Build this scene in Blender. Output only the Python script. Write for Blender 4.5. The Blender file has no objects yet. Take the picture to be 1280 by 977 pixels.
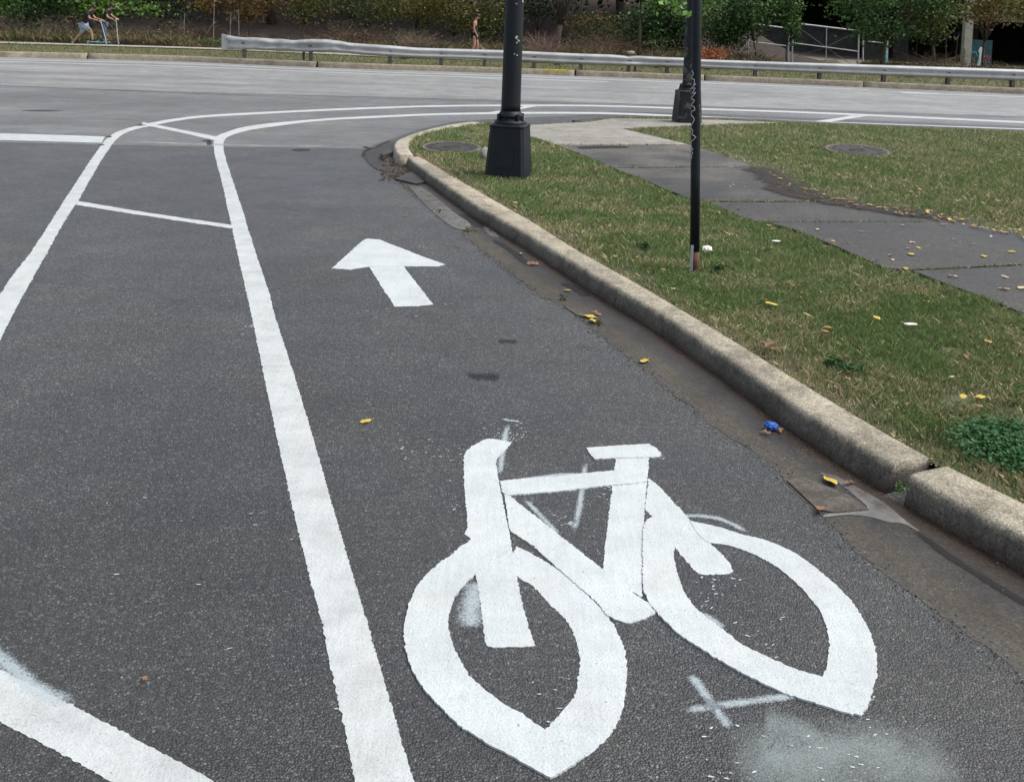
import bpy, bmesh, math, random
import numpy as np
from mathutils import Vector, Matrix, noise
R = math.radians
random.seed(7)
rng = np.random.default_rng(11)
scene = bpy.context.scene
COL = scene.collection

# ------------------------------------------------------------------ camera geometry
H = 1.6; FPX = 1281.0; CX, CY = 640.0, 124.0
TH = math.atan(97.0/1281.0); PH = math.atan(0.035)
R0 = Vector((1, 0, 0)); F_ = Vector((0, math.cos(TH), -math.sin(TH))); U0 = Vector((0, math.sin(TH), math.cos(TH)))
RR = R0*math.cos(PH) + U0*math.sin(PH)
UU = -R0*math.sin(PH) + U0*math.cos(PH)
CAM = Vector((0, 0, H))

def ray(px, py):
    return F_*FPX + RR*(px-CX) - UU*(py-CY)
def P(px, py, z=0.0):
    """point of the horizontal plane z that a spot of the photograph lies on"""
    d = ray(px, py); t = (z-H)/d.z
    return Vector((d.x*t, d.y*t, z))
def PD(px, py, Y):
    d = ray(px, py); t = Y/d.y
    return CAM + d*t
def GX(px, Y, z=0.0):
    """ground point in column px at distance Y"""
    # solve py so that point has height z at distance Y
    lo, hi = -400.0, 1400.0
    for _ in range(40):
        m = (lo+hi)/2
        if PD(px, m, Y).z > z: lo = m
        else: hi = m
    return Vector((PD(px, lo, Y).x, Y, z))

# ------------------------------------------------------------------ helpers
def tag(o, label=None, cat=None, group=None, kind=None):
    if label: o['label'] = label
    if cat: o['category'] = cat
    if group: o['group'] = group
    if kind: o['kind'] = kind
    return o
def link(name, me, mat=None, parent=None, smooth=False):
    o = bpy.data.objects.new(name, me); COL.objects.link(o)
    if mat: me.materials.append(mat)
    if parent is not None: o.parent = parent
    if smooth:
        me.polygons.foreach_set('use_smooth', [True]*len(me.polygons))
    return o
def empty(name, loc=(0, 0, 0), rz=0.0):
    o = bpy.data.objects.new(name, None); COL.objects.link(o)
    o.location = loc; o.rotation_euler = (0, 0, rz); o.empty_display_size = .1
    return o
def obj(name, bm, mat, parent=None, smooth=False):
    me = bpy.data.meshes.new(name); bm.normal_update(); bm.to_mesh(me); bm.free()
    return link(name, me, mat, parent, smooth)
def mesh_np(name, verts, faces_n, loops, mat, parent=None, col=None, smooth=False):
    """verts (n,3), loops flat index array, faces_n loop count of every face"""
    me = bpy.data.meshes.new(name)
    me.vertices.add(len(verts)); me.vertices.foreach_set('co', np.asarray(verts, np.float32).ravel())
    me.loops.add(len(loops)); me.loops.foreach_set('vertex_index', np.asarray(loops, np.int32))
    k = len(loops)//faces_n
    me.polygons.add(k); me.polygons.foreach_set('loop_start', np.arange(0, len(loops), faces_n, dtype=np.int32))
    me.polygons.foreach_set('loop_total', np.full(k, faces_n, np.int32))
    if col is not None:
        a = me.color_attributes.new('Col', 'FLOAT_COLOR', 'POINT')
        c = np.ones((len(verts), 4), np.float32); c[:, :3] = col
        a.data.foreach_set('color', c.ravel())
    me.update(calc_edges=True)
    return link(name, me, mat, parent, smooth)

def box(bm, c, s, rot=None):
    m = Matrix.Translation(Vector(c))
    if rot is not None: m = m @ rot
    m = m @ Matrix.Diagonal((s[0], s[1], s[2], 1))
    bmesh.ops.create_cube(bm, size=1, matrix=m)
def tube(bm, pts, rad, n=10, cap=True):
    pts = [Vector(p) for p in pts]
    if not isinstance(rad, (list, tuple)): rad = [rad]*len(pts)
    rings = []
    up = Vector((0, 0, 1))
    for i, p in enumerate(pts):
        t = (pts[min(i+1, len(pts)-1)] - pts[max(i-1, 0)]).normalized()
        a = t.cross(up)
        if a.length < .05: a = t.cross(Vector((1, 0, 0)))
        a.normalize(); b = a.cross(t)
        rings.append([bm.verts.new(p + (a*math.cos(2*math.pi*k/n) + b*math.sin(2*math.pi*k/n))*rad[i]) for k in range(n)])
    for i in range(len(rings)-1):
        for k in range(n):
            bm.faces.new((rings[i][k], rings[i][(k+1) % n], rings[i+1][(k+1) % n], rings[i+1][k]))
    if cap:
        bm.faces.new(rings[0][::-1]); bm.faces.new(rings[-1])
def lathe(bm, prof, n=24, c=(0, 0, 0)):
    rings = []
    for r, z in prof:
        rings.append([bm.verts.new((c[0]+r*math.cos(2*math.pi*k/n), c[1]+r*math.sin(2*math.pi*k/n), c[2]+z)) for k in range(n)])
    for i in range(len(rings)-1):
        for k in range(n):
            bm.faces.new((rings[i][k], rings[i][(k+1) % n], rings[i+1][(k+1) % n], rings[i+1][k]))
    bm.faces.new(rings[0][::-1]); bm.faces.new(rings[-1])
def catmull(pts, per=8, closed=False):
    out = []
    n = len(pts)
    rngi = range(n if closed else n-1)
    for i in rngi:
        p0 = pts[(i-1) % n] if closed or i > 0 else pts[i]
        p1 = pts[i]; p2 = pts[(i+1) % n]
        p3 = pts[(i+2) % n] if closed or i+2 < n else pts[(i+1) % n]
        for k in range(per):
            t = k/per
            out.append(tuple(.5*((2*b)+(-a+c)*t+(2*a-5*b+4*c-d)*t*t+(-a+3*b-3*c+d)*t**3) for a, b, c, d in zip(p0, p1, p2, p3)))
    if not closed: out.append(tuple(pts[-1]))
    return out
def resample(pts, n):
    pts = [Vector(p) for p in pts]
    L = [0]
    for a, b in zip(pts, pts[1:]): L.append(L[-1]+(b-a).length)
    out = []; j = 0
    for i in range(n):
        s = L[-1]*i/(n-1)
        while j < len(pts)-2 and L[j+1] < s: j += 1
        t = (s-L[j])/max(1e-9, L[j+1]-L[j])
        out.append(pts[j].lerp(pts[j+1], min(1, max(0, t))))
    return out

# ------------------------------------------------------------------ materials
class NT:
    def __init__(s, name):
        s.m = bpy.data.materials.new(name); s.m.use_nodes = True
        s.t = s.m.node_tree; s.N = s.t.nodes; s.b = s.N['Principled BSDF']; s.out = s.N['Material Output']
        s.tc = s.N.new('ShaderNodeTexCoord')
    def n(s, typ, **kw):
        nd = s.N.new('ShaderNode'+typ)
        for k, v in kw.items():
            if k in nd.inputs: 
                if isinstance(v, bpy.types.NodeSocket): s.t.links.new(v, nd.inputs[k])
                else: nd.inputs[k].default_value = v
            else: setattr(nd, k, v)
        return nd
    def l(s, a, b): s.t.links.new(a, b)
    def obj_co(s, scale=(1, 1, 1)):
        mp = s.N.new('ShaderNodeMapping'); mp.inputs['Scale'].default_value = scale
        s.l(s.tc.outputs['Object'], mp.inputs['Vector']); return mp.outputs[0]
    def noise(s, scale, detail=4, rough=.55, vec=None, dist=0.0):
        nd = s.N.new('ShaderNodeTexNoise'); nd.inputs['Scale'].default_value = scale; nd.inputs['Detail'].default_value = detail
        nd.inputs['Roughness'].default_value = rough; nd.inputs['Distortion'].default_value = dist
        s.l(vec if vec is not None else s.tc.outputs['Object'], nd.inputs['Vector']); return nd.outputs['Fac']
    def voro(s, scale, feature='F1', vec=None):
        nd = s.N.new('ShaderNodeTexVoronoi'); nd.feature = feature; nd.inputs['Scale'].default_value = scale
        s.l(vec if vec is not None else s.tc.outputs['Object'], nd.inputs['Vector']); return nd
    def ramp(s, fac, stops, interp='LINEAR'):
        nd = s.N.new('ShaderNodeValToRGB'); cr = nd.color_ramp; cr.interpolation = interp
        while len(cr.elements) < len(stops): cr.elements.new(.5)
        for e, (p, c) in zip(cr.elements, stops):
            e.position = p; e.color = (c, c, c, 1) if isinstance(c, (int, float)) else (*c, 1)
        s.l(fac, nd.inputs[0]); return nd.outputs[0]
    def mix(s, fac, a, b, mode='MIX'):
        nd = s.N.new('ShaderNodeMix'); nd.data_type = 'RGBA'; nd.blend_type = mode
        for k, v in ((0, fac), (6, a), (7, b)):
            if isinstance(v, bpy.types.NodeSocket): s.l(v, nd.inputs[k])
            elif k == 0: nd.inputs[0].default_value = v
            else: nd.inputs[k].default_value = (*v, 1) if isinstance(v, (tuple, list)) else (v, v, v, 1)
        return nd.outputs[2]
    def math(s, op, a, b=0.0, clamp=False):
        nd = s.N.new('ShaderNodeMath'); nd.operation = op; nd.use_clamp = clamp
        for i, v in enumerate((a, b)):
            if isinstance(v, bpy.types.NodeSocket): s.l(v, nd.inputs[i])
            else: nd.inputs[i].default_value = v
        return nd.outputs[0]
    def bump(s, h, strength=.5, dist=.003):
        nd = s.N.new('ShaderNodeBump'); nd.inputs['Strength'].default_value = strength; nd.inputs['Distance'].default_value = dist
        s.l(h, nd.inputs['Height']); s.l(nd.outputs[0], s.b.inputs['Normal']); return nd
    def col(s, c):
        if isinstance(c, bpy.types.NodeSocket): s.l(c, s.b.inputs['Base Color'])
        else: s.b.inputs['Base Color'].default_value = (*c, 1)
        return s
    def rough(s, v):
        if isinstance(v, bpy.types.NodeSocket): s.l(v, s.b.inputs['Roughness'])
        else: s.b.inputs['Roughness'].default_value = v
        return s

def simple(name, c, rough=.7, metal=0.0, var=.25, scale=8.0, bump=0.0, bscale=60.0):
    a = NT(name)
    f = a.noise(scale, 5)
    lo = tuple(x*(1-var) for x in c); hi = tuple(min(1, x*(1+var)) for x in c)
    a.col(a.ramp(f, [(.3, lo), (.7, hi)])); a.rough(rough); a.b.inputs['Metallic'].default_value = metal
    if bump: a.bump(a.noise(bscale, 4), bump, .002)
    return a.m

def asphalt_mat(name, base, tint=(1, 1, 1.02), stone=1.0, streak=False, spec=.5, rough=.72, worn=False):
    a = NT(name)
    v = a.voro(175.0); sep = a.n('SeparateColor'); a.l(v.outputs['Color'], sep.inputs[0])
    v2 = a.voro(380.0); sep2 = a.n('SeparateColor'); a.l(v2.outputs['Color'], sep2.inputs[0])
    cellv = a.ramp(sep.outputs[0], [(0, .45), (.5, .75), (.8, 1.1), (.92, 1.9), (1.0, 3.6)])
    cellw = a.ramp(sep2.outputs[1], [(0, .6), (.6, .95), (.9, 1.3), (1.0, 2.2)])
    gaps = a.ramp(v.outputs['Distance'], [(0.25, 1.0), (.75, .45)])
    grain = a.mix(1.0, a.mix(1.0, cellv, cellw, 'MULTIPLY'), gaps, 'MULTIPLY')
    n1 = a.ramp(a.noise(.55, 6, .68), [(.34, .80), (.66, 1.18)])
    n2 = a.ramp(a.noise(2.6, 7, .75), [(.3, .80), (.72, 1.20)])
    n3 = a.ramp(a.noise(38.0, 3, .6), [(.3, .82), (.7, 1.18)])
    c = a.mix(1.0, n1, n2, 'MULTIPLY'); c = a.mix(1.0, c, n3, 'MULTIPLY')
    c = a.mix(1.0, c, a.mix(stone, 1.0, grain), 'MULTIPLY')
    hue = a.ramp(a.noise(1.3, 3), [(.35, (1.0, 1.0, 1.05)), (.65, (1.04, 1.0, .94))])
    c = a.mix(1.0, c, hue, 'MULTIPLY')
    if streak:
        w = a.obj_co((.02, .9, 1))
        mp = a.N.new('ShaderNodeMapping'); mp.inputs['Rotation'].default_value = (0, 0, R(streak)); a.l(a.tc.outputs['Object'], mp.inputs['Vector'])
        mp2 = a.N.new('ShaderNodeMapping'); mp2.inputs['Scale'].default_value = (.03, .8, 1); a.l(mp.outputs[0], mp2.inputs['Vector'])
        st = a.ramp(a.noise(1.0, 4, .6, mp2.outputs[0]), [(.35, .80), (.5, 1.0), (.65, 1.12)])
        c = a.mix(1.0, c, st, 'MULTIPLY')
    c = a.mix(1.0, c, tuple(base*t for t in tint), 'MULTIPLY')
    if worn:   # distance sheen painted into the base colour, over some wear: dark near, paler far
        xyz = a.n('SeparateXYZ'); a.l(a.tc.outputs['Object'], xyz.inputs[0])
        sheen_y = a.math('ADD', a.math('MULTIPLY', xyz.outputs[1], .1), a.math('MULTIPLY', a.math('SUBTRACT', a.noise(.7, 5, .65), .5), .5))
        c = a.mix(1.0, c, a.ramp(sheen_y, [(.2, .76), (.5, 1.10), (1.1, 1.50)]), 'MULTIPLY')
    a.col(c); a.rough(a.ramp(a.noise(3.0, 3), [(.3, rough-.08), (.7, rough+.08)])); a.b.inputs['Specular IOR Level'].default_value = spec
    h = a.math('ADD', a.math('MULTIPLY', v.outputs['Distance'], -1.0), a.math('MULTIPLY', a.noise(260, 3), .5))
    a.bump(h, .9, .004)
    return a.m

def concrete_mat(name, c, dark=.6, rough=.8, fine=True, bump=.6):
    a = NT(name)
    n1 = a.ramp(a.noise(2.2, 6, .65), [(.3, .78), (.7, 1.12)])
    n2 = a.ramp(a.noise(45, 4, .7), [(.3, .8), (.7, 1.15)])
    v = a.voro(170.0); sep = a.n('SeparateColor'); a.l(v.outputs['Color'], sep.inputs[0])
    g = a.ramp(sep.outputs[0], [(0, .45), (.12, .85), (.8, 1.05), (1, 1.35)])
    cc = a.mix(1.0, a.mix(1.0, n1, n2, 'MULTIPLY'), g, 'MULTIPLY')
    st = a.ramp(a.noise(6, 6, .75, dist=.6), [(.42, dark), (.58, 1.0)])
    cc = a.mix(1.0, cc, st, 'MULTIPLY')
    a.col(a.mix(1.0, cc, c, 'MULTIPLY')); a.rough(rough)
    a.bump(a.math('ADD', a.noise(140, 4, .7), a.math('MULTIPLY', v.outputs['Distance'], -.6)), bump, .003)
    return a.m

def paint_mat(name, c=(.575, .62, .625), dirt=.14):
    a = NT(name)
    n1 = a.ramp(a.noise(7, 7, .75), [(.34, 1-dirt), (.58, 1.0)])
    n2 = a.ramp(a.noise(150, 4, .8), [(.30, .62), (.46, 1.0)])
    n3 = a.ramp(a.noise(2.0, 5, .6), [(.3, .92), (.7, 1.02)])
    v = a.voro(150.0)
    pit = a.ramp(a.noise(75, 2, .5), [(.215, .4), (.26, 1.0)])
    mp = a.N.new('ShaderNodeMapping'); mp.inputs['Scale'].default_value = (60, 4, 1); mp.inputs['Rotation'].default_value = (0, 0, R(25)); a.l(a.tc.outputs['Object'], mp.inputs['Vector'])
    roll = a.ramp(a.noise(1.0, 3, .6, mp.outputs[0]), [(.3, .93), (.6, 1.0)])
    cc = a.mix(1.0, a.mix(1.0, n1, n2, 'MULTIPLY'), a.mix(1.0, n3, pit, 'MULTIPLY'), 'MULTIPLY')
    cc = a.mix(1.0, cc, roll, 'MULTIPLY')
    warm = a.ramp(a.noise(5, 4, .6), [(.5, (1, 1, 1)), (.75, (1.0, .96, .92))])
    cc = a.mix(1.0, cc, warm, 'MULTIPLY')
    a.col(a.mix(1.0, cc, c, 'MULTIPLY')); a.rough(.62)
    h = a.math('ADD', a.math('MULTIPLY', v.outputs['Distance'], -.8), a.noise(200, 3, .6))
    a.bump(h, .45, .003)
    return a.m

def faded_mat(name, c=(.7, .72, .74), t=.35, coarse=.5, fine=.6, gain=1.4, scale=14.0, density=.6, rough=.8):
    """thin sprayed, worn or silted film: it covers the surface only where it fell (UV x along, y across)"""
    a = NT(name)
    uv = a.n('SeparateXYZ'); a.l(a.tc.outputs['UV'], uv.inputs[0])
    d = a.math('MULTIPLY', a.math('ABSOLUTE', a.math('SUBTRACT', uv.outputs[1], .5)), 2.0)
    prof = a.ramp(d, [(0, 1.0), (1.0, 0.0)], 'EASE')
    dx = a.math('MULTIPLY', a.math('ABSOLUTE', a.math('SUBTRACT', uv.outputs[0], .5)), 2.0)
    end = a.ramp(dx, [(.62, 1.0), (1.0, 0.0)], 'EASE')
    prof = a.math('MULTIPLY', prof, end)
    g = a.math('MULTIPLY', a.math('SUBTRACT', a.noise(190, 3, .75), .5), fine*2)
    s = a.math('MULTIPLY', a.math('SUBTRACT', a.noise(scale, 6, .7), .5), coarse*2)
    m = a.math('SUBTRACT', a.math('ADD', prof, a.math('ADD', g, s)), t)
    al = a.math('MULTIPLY', a.math('MULTIPLY', m, gain, True), a.math('MULTIPLY', a.math('MULTIPLY', prof, 3.0, True), density))
    a.col(c); a.rough(rough); a.l(al, a.b.inputs['Alpha'])
    a.b.inputs['Specular IOR Level'].default_value = .3
    return a.m

def leafy_mat(name, rough=.55, trans=.25):
    a = NT(name)
    at = a.N.new('ShaderNodeAttribute'); at.attribute_name = 'Col'
    a.col(at.outputs['Color']); a.rough(rough)
    a.b.inputs['Specular IOR Level'].default_value = .35
    if trans:
        tr = a.N.new('ShaderNodeBsdfTranslucent'); a.l(at.outputs['Color'], tr.inputs[0])
        mx = a.N.new('ShaderNodeMixShader'); mx.inputs[0].default_value = trans
        a.l(a.b.outputs[0], mx.inputs[1]); a.l(tr.outputs[0], mx.inputs[2]); a.l(mx.outputs[0], a.out.inputs[0])
    return a.m

M = {}
M['asphalt'] = asphalt_mat('asphalt', .076, tint=(.95, 1, 1.0), stone=.82, rough=.5, spec=.65, worn=True)  # the worn option also paints distance sheen into the lane colour
M['junction'] = asphalt_mat('junction_asphalt', .205, tint=(.965, 1, .99), stone=.6, streak=-2, rough=.5, spec=.6)
M['street'] = asphalt_mat('street_asphalt', .30, tint=(.965, 1, .985), stone=.5, streak=-2, rough=.65)
def path_mat():
    a = NT('path_asphalt')
    v = a.voro(190.0); sep = a.n('SeparateColor'); a.l(v.outputs['Color'], sep.inputs[0])
    g = a.ramp(sep.outputs[0], [(0, .5), (.6, .9), (.9, 1.4), (1, 3.2)])
    n1 = a.ramp(a.noise(1.1, 7, .7), [(.38, .50), (.5, .92), (.62, 1.35)]); n2 = a.ramp(a.noise(9, 6, .75), [(.3, .75), (.7, 1.2)])
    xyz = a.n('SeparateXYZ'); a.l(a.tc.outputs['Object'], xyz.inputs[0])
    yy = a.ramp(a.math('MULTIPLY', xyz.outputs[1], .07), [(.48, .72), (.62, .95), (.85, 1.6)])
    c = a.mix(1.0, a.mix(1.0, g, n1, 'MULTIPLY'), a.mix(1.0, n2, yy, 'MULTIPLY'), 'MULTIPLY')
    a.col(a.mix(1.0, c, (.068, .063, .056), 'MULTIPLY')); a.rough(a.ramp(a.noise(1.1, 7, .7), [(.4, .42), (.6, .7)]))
    a.bump(a.math('ADD', a.math('MULTIPLY', v.outputs['Distance'], -1.0), a.noise(20, 4)), .8, .004); return a.m
M['path'] = path_mat()
M['apron'] = concrete_mat('pale_concrete', (.34, .32, .28), dark=.75)
M['kerb'] = concrete_mat('kerb_concrete', (.47, .42, .33), dark=.72, bump=.8)
M['farkerb'] = concrete_mat('far_kerb_concrete', (.40, .34, .25), dark=.7)
M['farwalk'] = concrete_mat('far_path_concrete', (.42, .40, .34), dark=.85)
M['paint'] = paint_mat('white_paint')
M['paint_old'] = paint_mat('white_line_paint', (.55, .585, .58), dirt=.2)
M['spray'] = faded_mat('sprayed_paint', (.50, .58, .61), .35, .40, 1.0, 1.5, 16, .66)
M['dust'] = faded_mat('overspray_dust', (.46, .53, .52), .22, .75, .8, .85, 7.0, .33)
M['worn'] = faded_mat('worn_paint', (.42, .41, .38), .62, 1.1, .9, 1.8, 3.5, .7)
M['roughcrete'] = concrete_mat('rough_grey_concrete', (.12, .105, .085), dark=.5)
M['iron'] = simple('dark_iron', (.06, .055, .05), .6, .5, .4, 30, .5)
M['leafy'] = leafy_mat('foliage')
M['grass'] = leafy_mat('grass_blades', .6, .2)
M['straw'] = leafy_mat('dry_stems', .8, .1)
M['bark'] = simple('bark', (.07, .055, .04), .9, 0, .4, 12, .8, 40)
M['palebark'] = simple('pale_bark', (.24, .22, .18), .85, 0, .5, 9, .6, 40)
M['skin'] = simple('skin', (.42, .23, .16), .5, 0, .08, 20)
M['galv'] = simple('galvanised_steel', (.52, .53, .54), .42, .55, .18, 5, .15, 30)
M['galvdark'] = simple('weathered_steel', (.14, .13, .12), .7, .3, .3, 9, .4)
M['soil'] = simple('soil', (.045, .036, .026), .95, 0, .4, 6, .9, 60)

def kerb_paint():
    # kerb: weathered top, brown silt line low on the face
    a = NT('kerb_stone')
    uv = a.n('SeparateXYZ'); a.l(a.tc.outputs['Object'], uv.inputs[0])
    n1 = a.ramp(a.noise(2.5, 6, .65), [(.3, .80), (.7, 1.12)])
    n2 = a.ramp(a.noise(60, 4, .7), [(.3, .74), (.7, 1.18)])
    v = a.voro(210.0); sep = a.n('SeparateColor'); a.l(v.outputs['Color'], sep.inputs[0])
    g = a.ramp(sep.outputs[0], [(0, .35), (.15, .8), (.8, 1.05), (1, 1.5)])
    cc = a.mix(1.0, a.mix(1.0, n1, n2, 'MULTIPLY'), g, 'MULTIPLY')
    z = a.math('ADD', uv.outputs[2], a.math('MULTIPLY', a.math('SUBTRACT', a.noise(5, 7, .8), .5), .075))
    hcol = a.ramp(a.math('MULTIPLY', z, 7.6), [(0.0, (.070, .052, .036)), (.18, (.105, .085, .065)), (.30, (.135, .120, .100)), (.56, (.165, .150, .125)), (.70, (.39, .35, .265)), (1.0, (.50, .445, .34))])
    st = a.ramp(a.noise(3.2, 8, .8, dist=.8), [(.40, .62), (.52, 1.0)]); pit = a.ramp(a.noise(95, 3, .7), [(.30, .45), (.38, 1.0)])
    cc = a.mix(1.0, cc, a.mix(1.0, st, pit, 'MULTIPLY'), 'MULTIPLY')
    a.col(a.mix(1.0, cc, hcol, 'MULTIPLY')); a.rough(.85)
    a.bump(a.math('ADD', a.noise(150, 4, .7), a.math('MULTIPLY', v.outputs['Distance'], -.7)), .9, .004)
    return a.m
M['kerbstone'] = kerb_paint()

def gutter_mat():
    a = NT('gutter_pan')
    uv = a.n('SeparateXYZ'); a.l(a.tc.outputs['UV'], uv.inputs[0])
    n1 = a.ramp(a.noise(3.0, 8, .75), [(.3, .6), (.7, 1.35)])
    n2 = a.ramp(a.noise(60, 4, .7), [(.3, .7), (.7, 1.25)])
    v = a.voro(190.0); sep = a.n('SeparateColor'); a.l(v.outputs['Color'], sep.inputs[0])
    g = a.ramp(sep.outputs[0], [(0, .5), (.15, .85), (.8, 1.05), (1, 1.7)])
    cc = a.mix(1.0, a.mix(1.0, n1, n2, 'MULTIPLY'), g, 'MULTIPLY')
    mp = a.N.new('ShaderNodeMapping'); mp.inputs['Scale'].default_value = (1.6, 7, 1); a.l(a.tc.outputs['UV'], mp.inputs['Vector'])
    wob = a.math('MULTIPLY', a.math('SUBTRACT', a.noise(1.0, 5, .7, mp.outputs[0]), .5), .55)
    w = a.math('ADD', uv.outputs[1], wob)
    base = a.ramp(w, [(0.0, (.066, .062, .053)), (.3, (.066, .056, .042)), (.5, (.047, .043, .037)), (.75, (.038, .033, .027)), (.9, (.050, .034, .022)), (1.0, (.045, .029, .018))])
    a.col(a.mix(1.0, cc, base, 'MULTIPLY'))
    a.rough(a.ramp(w, [(.3, .8), (.55, .5), (.9, .42)]))
    a.bump(a.math('ADD', a.noise(150, 4, .7), a.math('MULTIPLY', v.outputs['Distance'], -.5)), .6, .003)
    return a.m
M['gutter'] = gutter_mat()

def black_pole(name, worn=.0):
    a = NT(name)
    n = a.noise(7, 6, .7)
    base = a.ramp(a.noise(3.0, 5, .6), [(.3, (.003, .005, .008)), (.7, (.007, .011, .017))])
    chip = a.ramp(n, [(.66-worn, 0.0), (.68-worn, 1.0)])
    a.col(a.mix(chip, base, a.ramp(a.noise(30, 3), [(.3, (.10, .10, .09)), (.7, (.05, .055, .04))])))
    a.rough(.5); a.b.inputs['Specular IOR Level'].default_value = .35; a.bump(a.noise(60, 4), .15, .002)
    return a.m
M['black'] = black_pole('black_enamel', -.05); M['blackworn'] = black_pole('worn_black_enamel', .12)

# ------------------------------------------------------------------ world, sun, camera
w = bpy.data.worlds.new('World'); scene.world = w; w.use_nodes = True
sky = w.node_tree.nodes.new('ShaderNodeTexSky'); sky.sky_type = 'NISHITA'; sky.sun_disc = False
SUN_EL, SUN_AZ = 55.0, 92.0       # azimuth clockwise from +Y (away from the camera), towards +X
sky.sun_elevation = R(SUN_EL); sky.sun_rotation = R(SUN_AZ); sky.air_density = 1.0; sky.dust_density = 3.0; sky.ozone_density = 1.0
bg = w.node_tree.nodes['Background']; hs = w.node_tree.nodes.new('ShaderNodeHueSaturation'); hs.inputs['Saturation'].default_value = .5; w.node_tree.links.new(sky.outputs[0], hs.inputs['Color']); w.node_tree.links.new(hs.outputs[0], bg.inputs[0]); bg.inputs[1].default_value = .11
sun = bpy.data.lights.new('sun', 'SUN'); sun.energy = 1.35; sun.angle = R(26); sun.color = (1, .95, .88)
so = bpy.data.objects.new('sun', sun); COL.objects.link(so)
sd = Vector((math.sin(R(SUN_AZ))*math.cos(R(SUN_EL)), math.cos(R(SUN_AZ))*math.cos(R(SUN_EL)), math.sin(R(SUN_EL))))
so.rotation_euler = (-sd).to_track_quat('-Z', 'Y').to_euler(); so.location = (5, 10, 20)
scene.view_settings.view_transform = 'Standard'; scene.view_settings.look = 'None'; scene.view_settings.exposure = 0.92
cam = bpy.data.cameras.new('camera'); co = bpy.data.objects.new('camera', cam); COL.objects.link(co)
cam.sensor_width = 36; cam.lens = 36*FPX/1280; cam.shift_y = -(488.5-CY)/1280; cam.clip_end = 600; cam.clip_start = .05
co.matrix_world = Matrix(((RR.x, UU.x, -F_.x, 0), (RR.y, UU.y, -F_.y, 0), (RR.z, UU.z, -F_.z, H), (0, 0, 0, 1)))
scene.camera = co

# ------------------------------------------------------------------ ground sheets
def sheet(name, pts, mat, z=None, uv=None, parent=None):
    bm = bmesh.new()
    vs = [bm.verts.new((p[0], p[1], p[2] if z is None else z)) for p in pts]
    f = bm.faces.new(vs); bm.normal_update()
    if f.normal.z < 0: f.normal_flip()
    return obj(name, bm, mat, parent)

# the base sheet: soil to the horizon
sheet('ground', [(-400, -60, -.03), (400, -60, -.03), (400, 420, -.03), (-400, 420, -.03)], M['soil'])
bpy.data.objects['ground']['kind'] = 'structure'
FK_B = [(-160, 65.9), (0, 71.6), (220, 77.0), (420, 85.6), (620, 91.8), (900, 102.0), (1280, 118.2), (1440, 125.4)]   # foot of the far kerb
FKw = [P(x, y, 0) for x, y in FK_B]
FKw = [FKw[0] + (FKw[0]-FKw[1]).normalized()*45] + FKw + [FKw[-1] + (FKw[-1]-FKw[-2]).normalized()*40]
FKw = resample(catmull([tuple(p) for p in FKw], 6), 80)
road_far = [(p.x, p.y+.0, 0) for p in FKw]
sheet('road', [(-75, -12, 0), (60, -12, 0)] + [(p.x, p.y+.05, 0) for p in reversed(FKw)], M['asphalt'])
tag(bpy.data.objects['road'], kind='structure')
near_edge = [(-160, 101), (0, 106.8), (110, 111), (220, 114.7), (400, 119.5), (620, 125.3), (760, 129), (1000, 137), (1280, 147), (1440, 152)]
ne = [P(x, y, .004) for x, y in near_edge]
ne = [ne[0]+Vector((-40, .8, 0))] + ne + [ne[-1]+Vector((45, -1, 0))]
ne = [Vector((p.x, p.y+.10*noise.noise(Vector((p.x*.9, 0, 1))), .004)) for p in resample(catmull([tuple(p) for p in ne], 6), 240)]
sheet('cross_street', [tuple(p) for p in ne] + [(p.x, p.y+.04, .004) for p in reversed(FKw)], M['street'])
tag(bpy.data.objects['cross_street'], 'pale worn cross street running past the corner to the guardrail', kind='structure')

jp = [P(x, y, .0006) for x, y in [(-160, 172), (0, 178), (128, 181), (300, 184), (455, 186), (476, 178), (494, 172), (520, 163), (565, 152.5), (650, 147), (735, 144), (765, 139.5), (900, 143), (1067, 150), (1280, 158), (1440, 164)]]
jp = [jp[0]+Vector((-40, 0, 0))]+jp+[jp[-1]+Vector((40, -1, 0))]
sheet('junction', [(p.x, p.y+.02*noise.noise(p*3), .0006) for p in resample(jp, 300)] + [(p.x, p.y+.1, .0006) for p in reversed(ne)], M['junction'])
tag(bpy.data.objects['junction'], kind='structure')

# ------------------------------------------------------------------ painted markings
def outline(px, z, step=.006, amp=.003, smooth=0, seed=0):
    if smooth: px = catmull(px, smooth, closed=True)
    w3 = [P(x, y, 0) for x, y in px]
    out = []; rj = random.Random(seed*31+5)
    for a, b in zip(w3, w3[1:]+w3[:1]):
        L = (b-a).length; D = max(1.5, (a.y+b.y)/2)
        st = step*max(1, (D/3)**1.3); k = max(1, int(L/st))
        for i in range(k):
            p = a.lerp(b, i/k)
            q = Vector((p.x*90, p.y*90, seed)); q2 = Vector((p.x*14, p.y*14, seed+9))
            am = amp*min(2.0, max(1, D/4))
            p = p + Vector((noise.noise(q), noise.noise(q+Vector((40, 7, 3))), 0))*am*.9 + Vector((rj.gauss(0, 1), rj.gauss(0, 1), 0))*am*.42 + Vector((noise.noise(q2), noise.noise(q2+Vector((4, 70, 3))), 0))*am*.35
            out.append(Vector((p.x, p.y, z)))
    return out
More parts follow.
